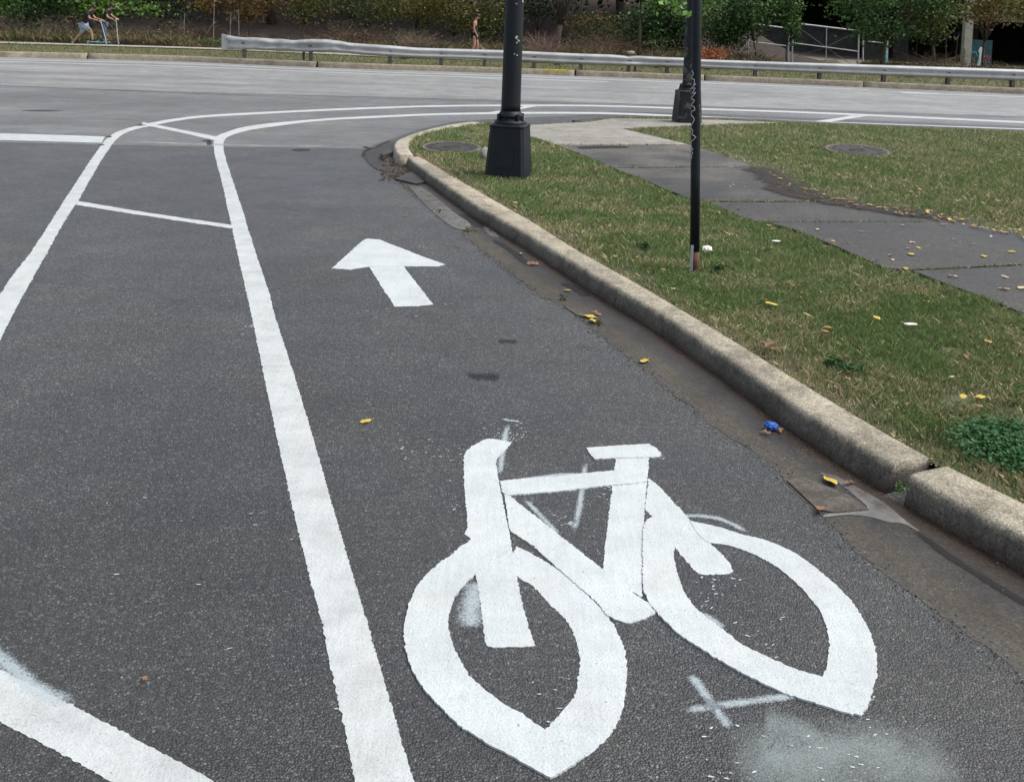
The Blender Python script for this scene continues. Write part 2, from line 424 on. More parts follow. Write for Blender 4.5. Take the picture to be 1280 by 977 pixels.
def plate(name, px, z0, z1, mat, parent=None, **kw):
    """a strip of marking material z0..z1 high"""
    pts = outline(px, z1, **kw)
    bm = bmesh.new()
    top = [bm.verts.new(p) for p in pts]; bot = [bm.verts.new((p.x, p.y, z0)) for p in pts]
    f = bm.faces.new(top); bm.normal_update()
    if f.normal.z < 0: f.normal_flip()
    n = len(top)
    for i in range(n):
        bm.faces.new((top[i], top[(i+1) % n], bot[(i+1) % n], bot[i]))
    bmesh.ops.triangulate(bm, faces=[f])
    return obj(name, bm, mat, parent)

bike = empty('bicycle_symbol', P(740, 760, 0))
tag(bike, 'large white bicycle symbol painted on the asphalt of the bike lane', 'road marking')
def bpart(name, px, lvl, label=None, **kw):
    o = plate(name, px, .0003, .0012+.0014*lvl, M['paint'], None, **kw)
    o.parent = bike; o.matrix_parent_inverse = Matrix.Translation(-Vector(bike.location))
    if label: o['label'] = label
    return o
def opn(pts, per=6):   # smooth an open run
    return catmull(pts, per)
outer_l = [(586, 677.5), (573, 687), (559.8, 698.2), (545, 708.5), (533.2, 719.5), (522, 733), (513.5, 750), (508, 768), (505.2, 786), (506.6, 810), (514.5, 836), (529.1, 861.8), (549.1, 884.3), (573, 906.9), (602.2, 926.8), (634, 944.5), (666, 962), (688.5, 974)]
inner_l = [(680.5, 913.4), (652.6, 894), (628.7, 880.7), (607.5, 864.8), (586.2, 844.8), (571.6, 820.9), (562.3, 794.4), (560.2, 775), (564, 759.4), (570.5, 744.7), (581.1, 731.4), (594.4, 718.1)]
bpart('wheel_strip', opn(outer_l) + [(703, 965.9), (731, 946)] + opn(inner_l) + [(639.6, 686.2), (633, 657)], 3, seed=1)
outer_r = [(756.2, 925.5), (772.2, 903.3), (780.5, 874), (783.8, 840), (780.3, 812), (769.5, 786.4), (758.9, 770.5), (748.3, 757.2), (729.7, 738.6), (708.4, 720), (682.2, 702.2), (660.9, 690.2), (645, 682.8)]
inner_r = [(638, 700), (646.8, 720.3), (665.9, 732.8), (687.2, 755.5), (705.8, 773.1), (717.7, 794.4), (724.4, 818.3), (723.8, 839.5), (720.4, 863.4), (711.1, 879.4), (692.5, 900.6), (680.5, 913.4)]
bpart('wheel_strip', [(731, 946), (742, 939)] + opn(outer_r) + opn(inner_r), 0, seed=2)
# head tube / handlebar / fork strip
bpart('head_tube_strip', opn([(581, 668), (584.5, 655), (582, 630), (580.3, 610), (580.2, 590), (580, 570), (585.5, 562), (596, 555), (608, 549), (613, 549)], 4) + [(627, 551), (640, 553.5)] + opn([(633, 561.5), (624, 570.5), (620.7, 576), (621, 588), (624, 604), (629, 630), (637.5, 672), (639.8, 687)], 4) + opn([(646, 720), (652.8, 755), (659, 778), (664.5, 795), (667.5, 805), (665, 808), (650, 809.5), (625, 809.5), (611, 809), (606, 801)], 4) + opn([(604, 783), (599.7, 750), (595.5, 722)], 4) + [(592, 690), (588, 674)], 1, seed=3)
# rear wheel
rl_out = [(822.5, 768.5), (848.7, 794.2), (875, 811.6), (908.7, 832.2), (942.5, 850.5), (980, 867.5), (1025, 882.5), (1055, 891.8), (1076, 895.5)]
rl_in = [(1026.9, 847), (1005, 841), (987.5, 835), (957.5, 821.9), (927.5, 806.9), (905, 789.5), (879.5, 770.2), (861.7, 752.4), (849.9, 728.6), (843.5, 704.9), (842.5, 690)]
bpart('wheel_strip', opn([(803.8, 664), (806, 655), (812.7, 648.5), (830, 640), (848, 634)], 3) + [(861, 650), (852, 664)] + opn(list(reversed(rl_in)), 5) + [(1058, 855), (1091, 860.5), (1086, 881)] + opn(list(reversed(rl_out)), 5) + [(811.3, 755.8), (804.6, 741), (803, 715), (803.4, 690)], 3, seed=4)
rr_out = [(862, 651.5), (885.5, 655.9), (906.3, 661.3), (930, 668.8), (959.7, 676.7), (992.4, 691), (1016.1, 707.3), (1039.9, 727.1), (1060.7, 747.4), (1075.5, 768.2), (1086.9, 789), (1094.2, 811), (1096.2, 830), (1094.8, 850), (1091, 860.5)]
rr_in = [(1027.5, 847.5), (1034.4, 827.5), (1036, 803), (1032, 780), (1025, 764.7), (1016.1, 752.4), (1001.3, 734.6), (977.5, 713.8), (953.8, 698.9), (930, 688.5), (906.3, 681.1), (885.5, 678.1), (872, 668)]
bpart('wheel_strip', opn(rr_out, 5) + opn(rr_in, 5), 1, seed=5)
bpart('down_tube', [(628, 603), (637, 620.5), (751.4, 711.2), (799.2, 747.4), (811, 755), (819.5, 766.5)] + opn([(815, 770.5), (799.4, 776.3), (784.5, 780), (772.7, 776.1), (759.3, 770.8)], 3) + [(746, 753.2), (708.8, 721.3), (682.2, 698.2), (666.2, 683.4), (637, 663.6)], 2, seed=6)
bpart('seat_tube', [(769.7, 573.2), (811.3, 571), (810.5, 583), (809.2, 597), (806, 636), (803.6, 690), (801.9, 746.4), (772, 727.5), (753.4, 712.5), (757.8, 672.2), (762.3, 633.6), (766.5, 603)], 0, seed=7)
bpart('top_tube', [(625, 602.4), (690, 596.6), (768.6, 589.1), (808.5, 588), (808, 603.5), (766, 607.5), (700, 615), (637, 620.5), (628, 617)], 3, seed=8)
bpart('seat_stay', opn([(810.5, 598), (826, 610), (854.3, 642), (870.6, 660.3), (888.5, 679.6), (910.7, 701.9), (916.7, 713.8)], 3) + opn([(910.7, 717.6), (891.4, 718.4), (876.6, 718), (864.7, 709.3), (845.4, 686.1)], 3) + [(836, 664), (820, 650), (806.3, 637)], 0, seed=9)
bpart('saddle', opn([(732.7, 560.5), (770, 557.8), (811.2, 555.5)], 3) + opn([(820, 561), (826.1, 568), (823.1, 572.1)], 3) + [(780, 573), (743.4, 574.6), (737, 568)], 2, seed=10)

arrow = empty('lane_arrow', P(495, 345, 0)); tag(arrow, 'white straight arrow painted ahead of the bicycle symbol', 'road marking')
def apart(name, px, lvl, **kw):
    o = plate(name, px, .0003, .0012+.0016*lvl, M['paint'], None, **kw); o.parent = arrow
    o.matrix_parent_inverse = Matrix.Translation(-Vector(arrow.location))
apart('arrow_head', [(414.5, 335.8), (435, 317.5), (453.5, 301), (459, 298.6), (475, 300), (500, 310), (530, 321.5), (557, 331), (546.5, 333.4), (503, 333.2), (461.4, 333.4), (437.5, 337.4)], 1, seed=11)
apart('arrow_shaft', [(459.5, 330), (502, 330), (520, 353), (541.8, 380.8), (520.7, 382.8), (493.7, 383.2), (478, 360)], 0, seed=12)

def line_px(name, left, right, label, mat='paint_old', per=6, z=.0015, group=None, cat='road marking', **kw):
    pts = catmull(left, per) + list(reversed(catmull(right, per)))
    o = plate(name, pts, .0005, z, M[mat], step=.007, amp=.0030, **kw)
    return tag(o, label, cat, group)
L1 = [(453, 1030), (443.4, 977), (429.7, 907.5), (414, 837), (402.3, 778.6), (386.7, 720), (367, 640), (349, 560), (332, 480), (315.6, 400), (300, 331), (289, 281), (278, 231), (268.7, 193.7), (267.3, 178), (271, 170.5), (284.4, 165), (300, 160), (331, 155), (400, 148.8), (470, 145), (550, 141.8), (652, 140.2), (760, 140.8), (879, 145.4), (1014, 151.4), (1280, 161), (1440, 167)]
L2 = [(533, 1030), (515, 970), (498, 911.4), (472.7, 825.5), (457, 770.8), (441.4, 720), (418, 640), (392, 550), (368, 470), (345.3, 400), (336, 365.6), (318.7, 312.5), (303, 262.5), (290.6, 225), (282.8, 200), (279.3, 184), (281, 174.4), (290.6, 168.7), (312.5, 162.7), (343.7, 158), (400, 151.3), (470, 147.5), (550, 144.0), (652, 142.5), (760, 143), (879, 147.7), (1014, 153.6), (1280, 163.2), (1440, 169.2)]
line_px('lane_line', L1, L2, 'long white bike lane line that runs past the bicycle symbol and curves right', z=.0014)
K1 = [(-200, 690), (-90, 520), (0, 368), (40.6, 312.5), (75, 259), (97, 225), (115.6, 197), (134, 173), (153, 162.5), (184.4, 154.5), (219, 148.4), (265.6, 143.5), (400, 136.8), (470, 134), (550, 131.7), (665, 131.0), (760, 131.8), (879, 135.6), (1018, 140.2), (1280, 152), (1440, 159)]
K2 = [(-145, 690), (-60, 545), (12.5, 400), (47, 337.5), (78, 281), (99, 249), (119.5, 212.5), (135, 188), (148, 172), (165.6, 163.0), (193.7, 156.6), (225, 150.6), (268, 146), (400, 139), (470, 136.2), (550, 133.6), (665, 132.8), (760, 133.6), (879, 137.4), (1018, 142.1), (1280, 153.9), (1440, 161)]
line_px('lane_line', K1, K2, 'outer white buffer line curving from the left edge round to the cross street', z=.0012)
line_px('buffer_bar', [(95, 251.0), (190, 267.0), (292, 281.7)], [(95, 256.3), (190, 271.3), (292, 286.2)], 'thin white bar crossing the buffer between the two curving lines, nearer one', z=.0022, seed=3)
line_px('buffer_bar', [(178, 153.0), (225, 162.0), (272, 171.4)], [(178, 156.0), (225, 165.8), (270, 175.8)], 'thin white bar crossing the buffer where the two lines bend', z=.0022, seed=4)
line_px('buffer_bar', [(611, 140.6), (640, 136), (664, 131.6)], [(627, 141), (650, 136.6), (676, 132)], 'short white slanted bar behind the large black lamp post', z=.0022, seed=5)
line_px('buffer_bar', [(1014, 152.2), (1040, 148.8), (1064, 144.8)], [(1036, 152.8), (1058, 149.2), (1084, 145)], 'short white slanted bar between the lines beside the right-hand lawn', z=.0022, seed=6)
line_px('stop_line', [(-300, 160), (0, 167), (131, 171)], [(-300, 167), (0, 175.2), (127, 178.8)], 'wide white stop line ending at the outer curved line', z=.0024, seed=7)
line_px('buffer_bar', [(-60, 798), (0, 836), (120, 897), (269.5, 977), (330, 1010)], [(-60, 860), (0, 901.6), (80, 944), (138.7, 977), (220, 1022)], 'thick white diagonal bar in the lower left corner', z=.0014, seed=8)
# far street edge lines
def band(name, pts, w, label, mat='paint_old', z=.008, group=None):
    W = resample(catmull([tuple(P(x, y, 0)) for x, y in pts], 5), 160)
    bm = bmesh.new(); pr = None
    for i, p in enumerate(W):
        t = (W[min(i+1, len(W)-1)]-W[max(0, i-1)]).normalized(); n = Vector((-t.y, t.x, 0))
        a = bm.verts.new((p.x+n.x*w/2, p.y+n.y*w/2, z)); b = bm.verts.new((p.x-n.x*w/2, p.y-n.y*w/2, z))
        if pr: bm.faces.new((pr[0], pr[1], b, a))
        pr = (a, b)
    return tag(obj(name, bm, M[mat]), label, 'road marking', group)
band('edge_line', [(-160, 70.5), (0, 75), (220, 80.0), (420, 88.6), (620, 95.2), (760, 100), (900, 105), (1086, 112.5)], .28, 'faint white line nearest the far kerb')
band('edge_line', [(-160, 73), (0, 77.4), (220, 83.2), (420, 91.2), (620, 98), (760, 102.6)], .26, 'second white line from the far kerb on the cross street')
band('edge_line', [(1130, 116.6), (1280, 121.6), (1440, 127)], .26, 'white edge line piece below the right end of the guardrail')
band('edge_line', [(1125, 115.4), (1150, 116.6), (1176, 117.6)], .35, 'short pale dash at the start of the right edge line')

# sprayed guide marks and worn paint (thin strips with UVs)
def strip_uv(name, pts, w, z, mat, label=None, cat=None, group=None, world=False):
    W = [Vector(p) for p in pts] if world else [P(x, y, z) for x, y in catmull(pts, 5)]
    W = resample(W, max(6, len(W)))
    me = bpy.data.meshes.new(name); vs = []; fs = []; uvs = []
    n = len(W)
    for i, p in enumerate(W):
        t = (W[min(i+1, n-1)]-W[max(0, i-1)]).normalized(); nn = Vector((-t.y, t.x, 0))
        vs += [(p.x+nn.x*w/2, p.y+nn.y*w/2, z), (p.x-nn.x*w/2, p.y-nn.y*w/2, z)]
    for i in range(n-1): fs.append((2*i+1, 2*i+3, 2*i+2, 2*i))
    me.from_pydata(vs, [], fs); uvl = me.uv_layers.new(name='UVMap')
    for lp in me.loops:
        v = lp.vertex_index; uvl.data[lp.index].uv = ((v//2)/(n-1), float(v % 2))
    o = link(name, me, M[mat])
    return tag(o, label, cat, group)
SG = 'sprayed layout marks round the bicycle symbol'
def spray(pts, w, label, mat='spray', z=.0016): return strip_uv('spray_mark', pts, w, z, mat, label, 'paint mark', SG)
spray([(627, 522.5), (636, 525), (652, 527)], 0.037, 'sprayed white crossbar of the small T above the handlebar')
spray([(637, 525), (633, 538), (629, 560), (625, 590), (623, 600)], 0.044, 'faint sprayed stem under the T mark beside the handlebar')
spray([(632, 601), (660, 597.5), (700, 592.5), (735, 592)], 0.031, 'thin sprayed arc just above the top tube of the symbol')
spray([(740, 573), (732, 582), (728, 610), (722, 645), (714, 672)], 0.041, 'faint sprayed hook hanging from the saddle')
spray([(652, 620), (672, 640), (702, 672)], 0.041, 'faint sprayed slanting line inside the frame triangle')
spray([(710, 652), (714, 653.5), (718, 655)], 0.060, 'small sprayed dot inside the frame triangle')
spray([(840, 645), (875, 644.5), (905, 650), (940, 668)], 0.051, 'thin sprayed arc above the rear wheel of the symbol')
spray([(858, 836), (885, 872), (918, 918)], 0.054, 'steep sprayed stroke of the X below the rear wheel')
spray([(845, 890), (900, 881), (945, 875), (1005, 867)], 0.051, 'flat sprayed stroke of the X below the rear wheel')
spray([(597, 722), (592, 750), (584, 790)], 0.128, 'soft sprayed smear inside the front wheel')
spray([(872, 765), (890, 775), (905, 787)], 0.060, 'small sprayed smear at the inner edge of the rear wheel')
spray([(-30, 800), (10, 830), (50, 862), (105, 882)], 0.085, 'sprayed streak above the thick bar in the lower left corner')
strip_uv('overspray', [(890, 960), (960, 958), (1040, 950), (1120, 952), (1180, 958), (1230, 965)], .44, .0014, 'dust', 'wide cloudy patch of pale overspray below the bicycle symbol', 'paint mark')
strip_uv('overspray', [(925, 938), (985, 945), (1050, 933), (1110, 940), (1160, 945)], .17, .0016, 'dust', 'brighter streak in the middle of the cloudy overspray patch', 'paint mark')
strip_uv('overspray', [(950, 900), (985, 910), (1010, 930)], .2, .0018, 'dust', 'faint wisp of overspray between the X and the cloudy patch', 'paint mark')
strip_uv('worn_line', [(128, 175), (220, 179), (330, 182), (400, 182.5), (485, 184)], .34, .0015, 'worn', 'worn remains of the stop line crossing the bike lane', 'road marking')
# flecks of paint round the symbol
bm = bmesh.new()
for (x0, y0, x1, y1, k) in [(495, 548, 580, 576, 26), (600, 528, 655, 555, 26), (560, 560, 580, 640, 6), (735, 608, 765, 630, 12), (870, 712, 930, 760, 18), (630, 850, 700, 905, 8), (905, 770, 1000, 850, 14), (420, 380, 560, 420, 12), (800, 560, 840, 575, 10), (0, 880, 110, 905, 10), (880, 900, 1110, 975, 26), (400, 290, 560, 345, 8), (300, 405, 320, 418, 8), (130, 480, 460, 900, 12), (690, 640, 720, 660, 5), (1050, 860, 1110, 900, 8)]:
    for _ in range(k):
        p = P(random.uniform(x0, x1), random.uniform(y0, y1), .0022)
        a = random.uniform(-.5, 1.0); l = random.uniform(.002, .009)*max(1, p.y/4); s = random.uniform(.0014, .0030)*max(1, p.y/4)
        vs = []
        for k2 in range(6):
            q = 2*math.pi*k2/6; r_ = random.uniform(.7, 1.2)
            dx, dy = l*math.cos(q)*r_, s*math.sin(q)*r_
            vs.append(bm.verts.new((p.x+dx*math.cos(a)-dy*math.sin(a), p.y+dx*math.sin(a)+dy*math.cos(a), .0022)))
        bm.faces.new(vs)
for i in range(9):   # dragged streaks above the handlebar
    x0 = 612+i*4.6; p = P(x0, 551, .0024); q = P(x0+random.uniform(6, 15), 551-random.uniform(6, 16), .0024)
    for k in range(4):
        a = p.lerp(q, k/4+random.uniform(0, .1)); b = p.lerp(q, k/4+.15); n = Vector((-(b-a).y, (b-a).x, 0)).normalized()*random.uniform(.0012, .0025)
        bm.faces.new([bm.verts.new(v) for v in (a-n, b-n*.3, b+n*.3, a+n)])
tag(obj('paint_flecks', bm, M['paint']), 'small flecks of white paint dropped on the asphalt round the symbols', 'paint', kind='stuff')

# dark patches in the road
def blot(name, cx, cy, rx, ry, mat, z, label, cat, n=28, jit=.15):
    px = [(cx+rx*math.cos(2*math.pi*i/n)*(1+jit*random.uniform(-1, 1)), cy+ry*math.sin(2*math.pi*i/n)*(1+jit*random.uniform(-1, 1))) for i in range(n)]
    o = sheet(name, [tuple(P(x, y, z)) for x, y in px], mat)
    return tag(o, label, cat)
M['stain'] = faded_mat('dark_stain', (.02, .02, .022), .2, .6, .5, 1.3, 12, .55)
M['tar'] = simple('tar', (.028, .026, .024), .6, 0, .3, 20, .6, 80)
M['rusty_iron'] = simple('rusty_iron', (.055, .043, .034), .65, .4, .35, 25, .6, 60)
strip_uv('stain', [(582, 471), (600, 470), (628, 472)], .17, .0012, 'stain', 'dark oval stain on the asphalt above the bicycle symbol', 'stain')
strip_uv('stain', [(620, 427), (633, 426.5), (648, 427.5)], .12, .0012, 'stain', 'small dark stain between the arrow and the kerb', 'stain')
def disc(name, px, py, r, z, mat, label, cat):
    c = P(px, py, z); bm = bmesh.new(); lathe(bm, [(r, -.01), (r, 0), (r*.86, .002), (r*.84, -.001), (r*.2, -.001), (r*.18, .003)], 28, c)
    return tag(obj(name, bm, mat), label, cat)
disc('valve_cover', 376.5, 187.3, .11, .004, M['rusty_iron'], 'small round iron valve cover in the bike lane before the bend', 'valve cover')
blot('tar_patch', 52, 138.4, 25, .9, M['tar'], .0022, 'long thin dark tar patch on the street left of the curved lines', 'tar patch', jit=.1)
for (x, y, rx, ry) in [(262, 178.5, 4, 3), (136, 171, 3.5, 1), (127, 181, 3.5, .9), (176, 156.5, 7, .7), (258, 176, 6, 1.2)]:
    blot('tar_chip', x, y, rx, ry, M['tar'], .0024, 'small black tar chip beside a bend of the white lines', 'tar chip', 14, .3)['group'] = 'tar chips beside the bends'
# hairline cracks
M['crack'] = simple('crack_dark', (.018, .017, .016), .9)
for k, pts in enumerate([[(455, 183), (466, 186), (478, 180), (487, 176.5)], [(455, 195), (456, 189), (466, 185)]]):
    strip_uv('crack', pts, .05, .006, 'crack', ['dark crack along the rim of the drain hollow', 'short dark crack curling at the tip of the drain hollow'][k], 'crack')

# ------------------------------------------------------------------ gutter, kerb
G = [(454.8, 196), (471, 211.8), (495.7, 224), (514.8, 242), (532, 255.3), (551.4, 270), (575.8, 289), (607, 317), (637.4, 341), (661.8, 359.2), (684.4, 374.9), (705.3, 384), (730, 402), (757, 425), (802, 458), (855.4, 503.5), (900, 538), (953.4, 572), (980, 601.7), (1027.7, 644.8), (1066.3, 684.9), (1107.8, 717.5), (1160, 757), (1223.7, 803), (1280, 848), (1420, 960), (1700, 1190)]
Fk = [(497, 198), (505, 206), (512, 213.5), (530.5, 228), (562, 251), (598, 277), (623.5, 291.5), (658, 312.5), (693, 336), (728, 358.5), (759.6, 381), (799.5, 401), (852.7, 439.6), (906, 476), (940, 503), (989, 541), (1048.5, 581), (1119.7, 627.5), (1182, 661), (1241, 696), (1280, 718), (1420, 800), (1700, 965)]
Ik = [(519.2, 192.6), (539.2, 204), (565.3, 219.6), (589.7, 233.6), (614, 247.5), (635, 259.8), (660, 273), (684.4, 288.7), (708.8, 304.4), (736.7, 321), (771.5, 339.5), (812.8, 363), (866, 394.4), (906, 418.3), (942.5, 440), (1005, 480.3), (1067.5, 516.3), (1130, 554), (1180, 583.4), (1232.9, 605), (1280, 628), (1420, 696), (1700, 830)]
Gw = resample([Vector(p) for p in catmull([tuple(P(x, y, .0)) for x, y in G], 5)], 1500)
Fw = resample([Vector(p) for p in catmull([tuple(P(x, y, .0)) for x, y in Fk], 5)], 1500)
def rib(A, B, name, mat, za, zb, rag=0.0, nv=3):
    me = bpy.data.meshes.new(name); n = len(A); vs = []; fs = []
    for i in range(n):
        a = A[i]; b = B[i]; d = (b-a).normalized()
        a = a + d*(noise.noise(Vector((a.x*6, a.y*6, 2)))*rag + noise.noise(Vector((a.x*30, a.y*30, 5)))*rag*.45 + noise.noise(Vector((a.x*90, a.y*90, 5)))*rag*.25)
        for k in range(nv):
            t = k/(nv-1); p = a.lerp(b, t); vs.append((p.x, p.y, za+(zb-za)*t))
    for i in range(n-1):
        for k in range(nv-1):
            fs.append((i*nv+k, (i+1)*nv+k, (i+1)*nv+k+1, i*nv+k+1))
    me.from_pydata(vs, [], fs); uvl = me.uv_layers.new(name='UVMap')
    L = [0]
    for i in range(1, n): L.append(L[-1]+(A[i]-A[i-1]).length)
    for lp in me.loops:
        v = lp.vertex_index; uvl.data[lp.index].uv = (L[v//nv], (v % nv)/(nv-1))
    return link(name, me, mat)
g = rib(Gw, Fw, 'gutter', M['gutter'], .0010, .0030, .03); tag(g, 'brown stained concrete gutter pan along the kerb', kind='structure')

def profile_sweep(name, Fl, Il, ztop, mat, prof=None, wob=0.0, cap=True):
    bm = bmesh.new(); prev = None; rings = []
    for i, (f, q) in enumerate(zip(Fl, Il)):
        d = Vector((q.x-f.x, q.y-f.y, 0)); wd = d.length; d.normalize()
        pr = [(0, -.03), (0, .012), (.010, ztop*.40), (.020, ztop*.78), (.027, ztop*.91), (.038, ztop*.975), (.055, ztop*.998), (.12, ztop), (max(.13, wd-.01), ztop*1.0), (max(.135, wd), ztop-.012), (max(.136, wd)+.002, -.02)]
        if prof: pr = prof(wd, ztop)
        ring = []
        for (s, z) in pr:
            p = f + d*s
            nz = (noise.noise(Vector((p.x*5, p.y*5, z*9)))*.0025 + noise.noise(Vector((p.x*28, p.y*28, z*30)))*.0022)*(1 if z > .01 else 0)*(1+wob)
            ring.append(bm.verts.new((p.x-d.x*nz, p.y-d.y*nz, z+nz*.5)))
        rings.append(ring)
    for a, b in zip(rings, rings[1:]):
        for k in range(len(a)-1):
            bm.faces.new((a[k], b[k], b[k+1], a[k+1]))
    if cap:
        bm.faces.new(rings[0]); bm.faces.new(list(reversed(rings[-1])))
    bmesh.ops.recalc_face_normals(bm, faces=bm.faces)
    return obj(name, bm, mat, smooth=True)
ZK = .106
def smooth_run(L, k):
    A = np.array([(p.x, p.y) for p in L]); n = len(A)
    for _ in range(3):
        pre = 2*A[0]-A[1:k+1][::-1]; post = 2*A[-1]-A[-k-1:-1][::-1]; E = np.concatenate([pre, A, post]); ker = np.ones(2*k+1)/(2*k+1)
        A = np.stack([np.convolve(E[:, j], ker, 'valid') for j in (0, 1)], 1)
    return [Vector((x, y, 0)) for x, y in A]
# world chain of feet and inner edges
def cuts(Fp, Ip, n):
    a = resample([Vector(p) for p in catmull([tuple(P(x, y, 0)) for x, y in Fp], 5)], n)
    b = resample([Vector(p) for p in catmull([tuple(P(x, y, ZK)) for x, y in Ip], 5)], n)
    return a, b
def matched(Fp, Ip, n):
    a, b = cuts(Fp, Ip, 1600)
    # for n feet find the nearest inner point
    ff = resample(a, n); out = []
    for f in ff:
        q = min(b, key=lambda v: (v.x-f.x)**2+(v.y-f.y)**2); out.append(Vector((q.x, q.y, 0)))
    # smooth
    for _ in range(6):
        out = [out[0]] + [(out[i-1]+out[i]*2+out[i+1])/4 for i in range(1, n-1)] + [out[-1]]
    return ff, out
mf, mi = matched(Fk, Ik, 900)
mf = smooth_run(mf, 22); mi = smooth_run(mi, 22)
def idx(px, py):
    p = P(px, py, 0); return min(range(900), key=lambda i: (mf[i]-p).length)
iS = idx(506, 208); iJ = idx(765, 384); iG = idx(1122, 629)
spans = [(iS, iJ-1, 'pale kerb stretch from the drain hollow down to the hairline joint'), (iJ, iG-6, 'pale kerb stretch beside the gutter with the blue wrapper'), (iG+2, 899, 'square edged kerb block after the wide open joint, by the clover')]
def pr_square(wd, z):
    return [(0, -.03), (0, .012), (.008, z*.5), (.014, z*.84), (.022, z*.96), (.036, z*1.01), (.07, z*1.03), (.12, z*1.03), (max(.13, wd-.008), z*1.02), (max(.135, wd), z*.9), (max(.136, wd)+.002, -.02)]
for k, (a, b, lb) in enumerate(spans):
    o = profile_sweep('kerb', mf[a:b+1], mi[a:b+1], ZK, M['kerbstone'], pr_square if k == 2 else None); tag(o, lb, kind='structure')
# arc kerb round the corner
Ot = [(505.5, 200), (498, 192), (494, 184.8), (494.3, 178.7), (501, 173.5), (516.6, 167.4), (537.5, 161.3), (561.8, 156), (584.5, 152.8), (620, 149.5), (661, 151.2), (735, 147.2), (765, 142.8), (900, 145.2), (1067, 152.4), (1280, 160.4), (1440, 167)]
It = [(517.5, 194.5), (513, 188.5), (511, 183), (514.8, 174.4), (527, 167), (545, 162.5), (570, 157.8), (590, 155.2), (607, 154.0), (630, 153.2), (661.6, 155.6), (738, 151.6), (764, 146.8), (900, 149), (1067, 156.2), (1280, 164.2), (1440, 171)]
def at(L, px, n): return resample([Vector(p) for p in catmull([tuple(P(x, y, ZK)) for x, y in L], 6)], n)
oo = at(Ot, 0, 1500); ii = at(It, 0, 500); outs = []
for q in ii:
    f = min(oo, key=lambda v: (v.x-q.x)**2+(v.y-q.y)**2); d = Vector((f.x-q.x, f.y-q.y, 0))
    outs.append(Vector((f.x, f.y, 0)) + d.normalized()*.03)
for _ in range(4): outs = [outs[0]]+[(outs[i-1]+outs[i]*2+outs[i+1])/4 for i in range(1, 499)]+[outs[-1]]
ii = [Vector((q.x, q.y, 0)) for q in ii]
i_end = min(range(500), key=lambda i: (ii[i]-Vector((P(607, 154, ZK).x, P(607, 154, ZK).y, 0))).length)
i_r = min(range(500), key=lambda i: (ii[i]-Vector((P(738, 151.6, ZK).x, P(738, 151.6, ZK).y, 0))).length)
i_r2 = min(range(500), key=lambda i: (ii[i]-Vector((P(764, 146.8, ZK).x, P(764, 146.8, ZK).y, 0))).length)
o = profile_sweep('kerb', outs[:i_end+1], ii[:i_end+1], ZK+.004, M['kerb']); tag(o, 'curved pale kerb round the tip of the grassy corner', kind='structure')
o = profile_sweep('kerb', outs[i_end+1:i_r], ii[i_end+1:i_r], .05, M['apron']); tag(o, 'low dropped kerb where the footpath meets the street', kind='structure')
o = profile_sweep('kerb', outs[i_r+1:], ii[i_r+1:], ZK-.02, M['roughcrete']); tag(o, 'straight kerb of the street behind the right-hand lawn', kind='structure')
# drain hollow at the tip
o = sheet('drain_hollow', [tuple(P(x, y, .0055)) for x, y in [(455, 195), (458, 190), (468, 184.5), (485, 177), (494, 176), (498, 186), (500, 200), (509, 213), (516, 222), (500, 222), (485, 217), (470, 211), (460, 203)]], M['gutter'])
me = o.data; uvl = me.uv_layers.new(name='UVMap')
for lp in me.loops: uvl.data[lp.index].uv = (me.vertices[lp.vertex_index].co.x, .62)
tag(o, 'shallow wet hollow in front of the kerb tip', kind='structure')
M['slate'] = simple('dark_wet_stone', (.05, .045, .04), .5, 0, .4, 14, .7, 50)
def slab_px(name, px, z0, z1, mat, label, cat, tilt=0, kind=None):
    pts = [P(x, y, z1) for x, y in px]; bm = bmesh.new()
    t = [bm.verts.new((p.x, p.y, z1+tilt*(i % 2))) for i, p in enumerate(pts)]; b = [bm.verts.new((p.x, p.y, z0)) for p in pts]
    bm.faces.new(t)
    for i in range(len(t)): bm.faces.new((t[i], t[(i+1) % len(t)], b[(i+1) % len(t)], b[i]))
    bmesh.ops.recalc_face_normals(bm, faces=bm.faces)
    return tag(obj(name, bm, mat), label, cat, kind=kind)
slab_px('broken_slab', [(475.5, 192), (487, 185.5), (491, 190), (479, 196)], .006, .05, M['slate'], 'dark broken stone slab tipped in the drain hollow at the kerb tip', 'stone slab', .02)
slab_px('broken_slab', [(494, 223), (518, 213), (531, 227), (520, 229.5)], .0055, .02, M['slate'], 'flat dark triangular slab in the gutter below the kerb tip', 'stone slab')
slab_px('concrete_lump', [(984, 600), (1003, 596), (1060, 618), (1086, 636), (1045, 640), (1022, 636)], -.01, .0065, M['roughcrete'], 'raised rough concrete patch at the edge of the gutter by the wide kerb joint', 'concrete patch')
slab_px('concrete_lump', [(706, 383), (722, 386), (740, 391), (736, 397), (722, 394)], -.01, .006, M['roughcrete'], 'small broken concrete patch beside the yellow leaves in the gutter', 'concrete patch')
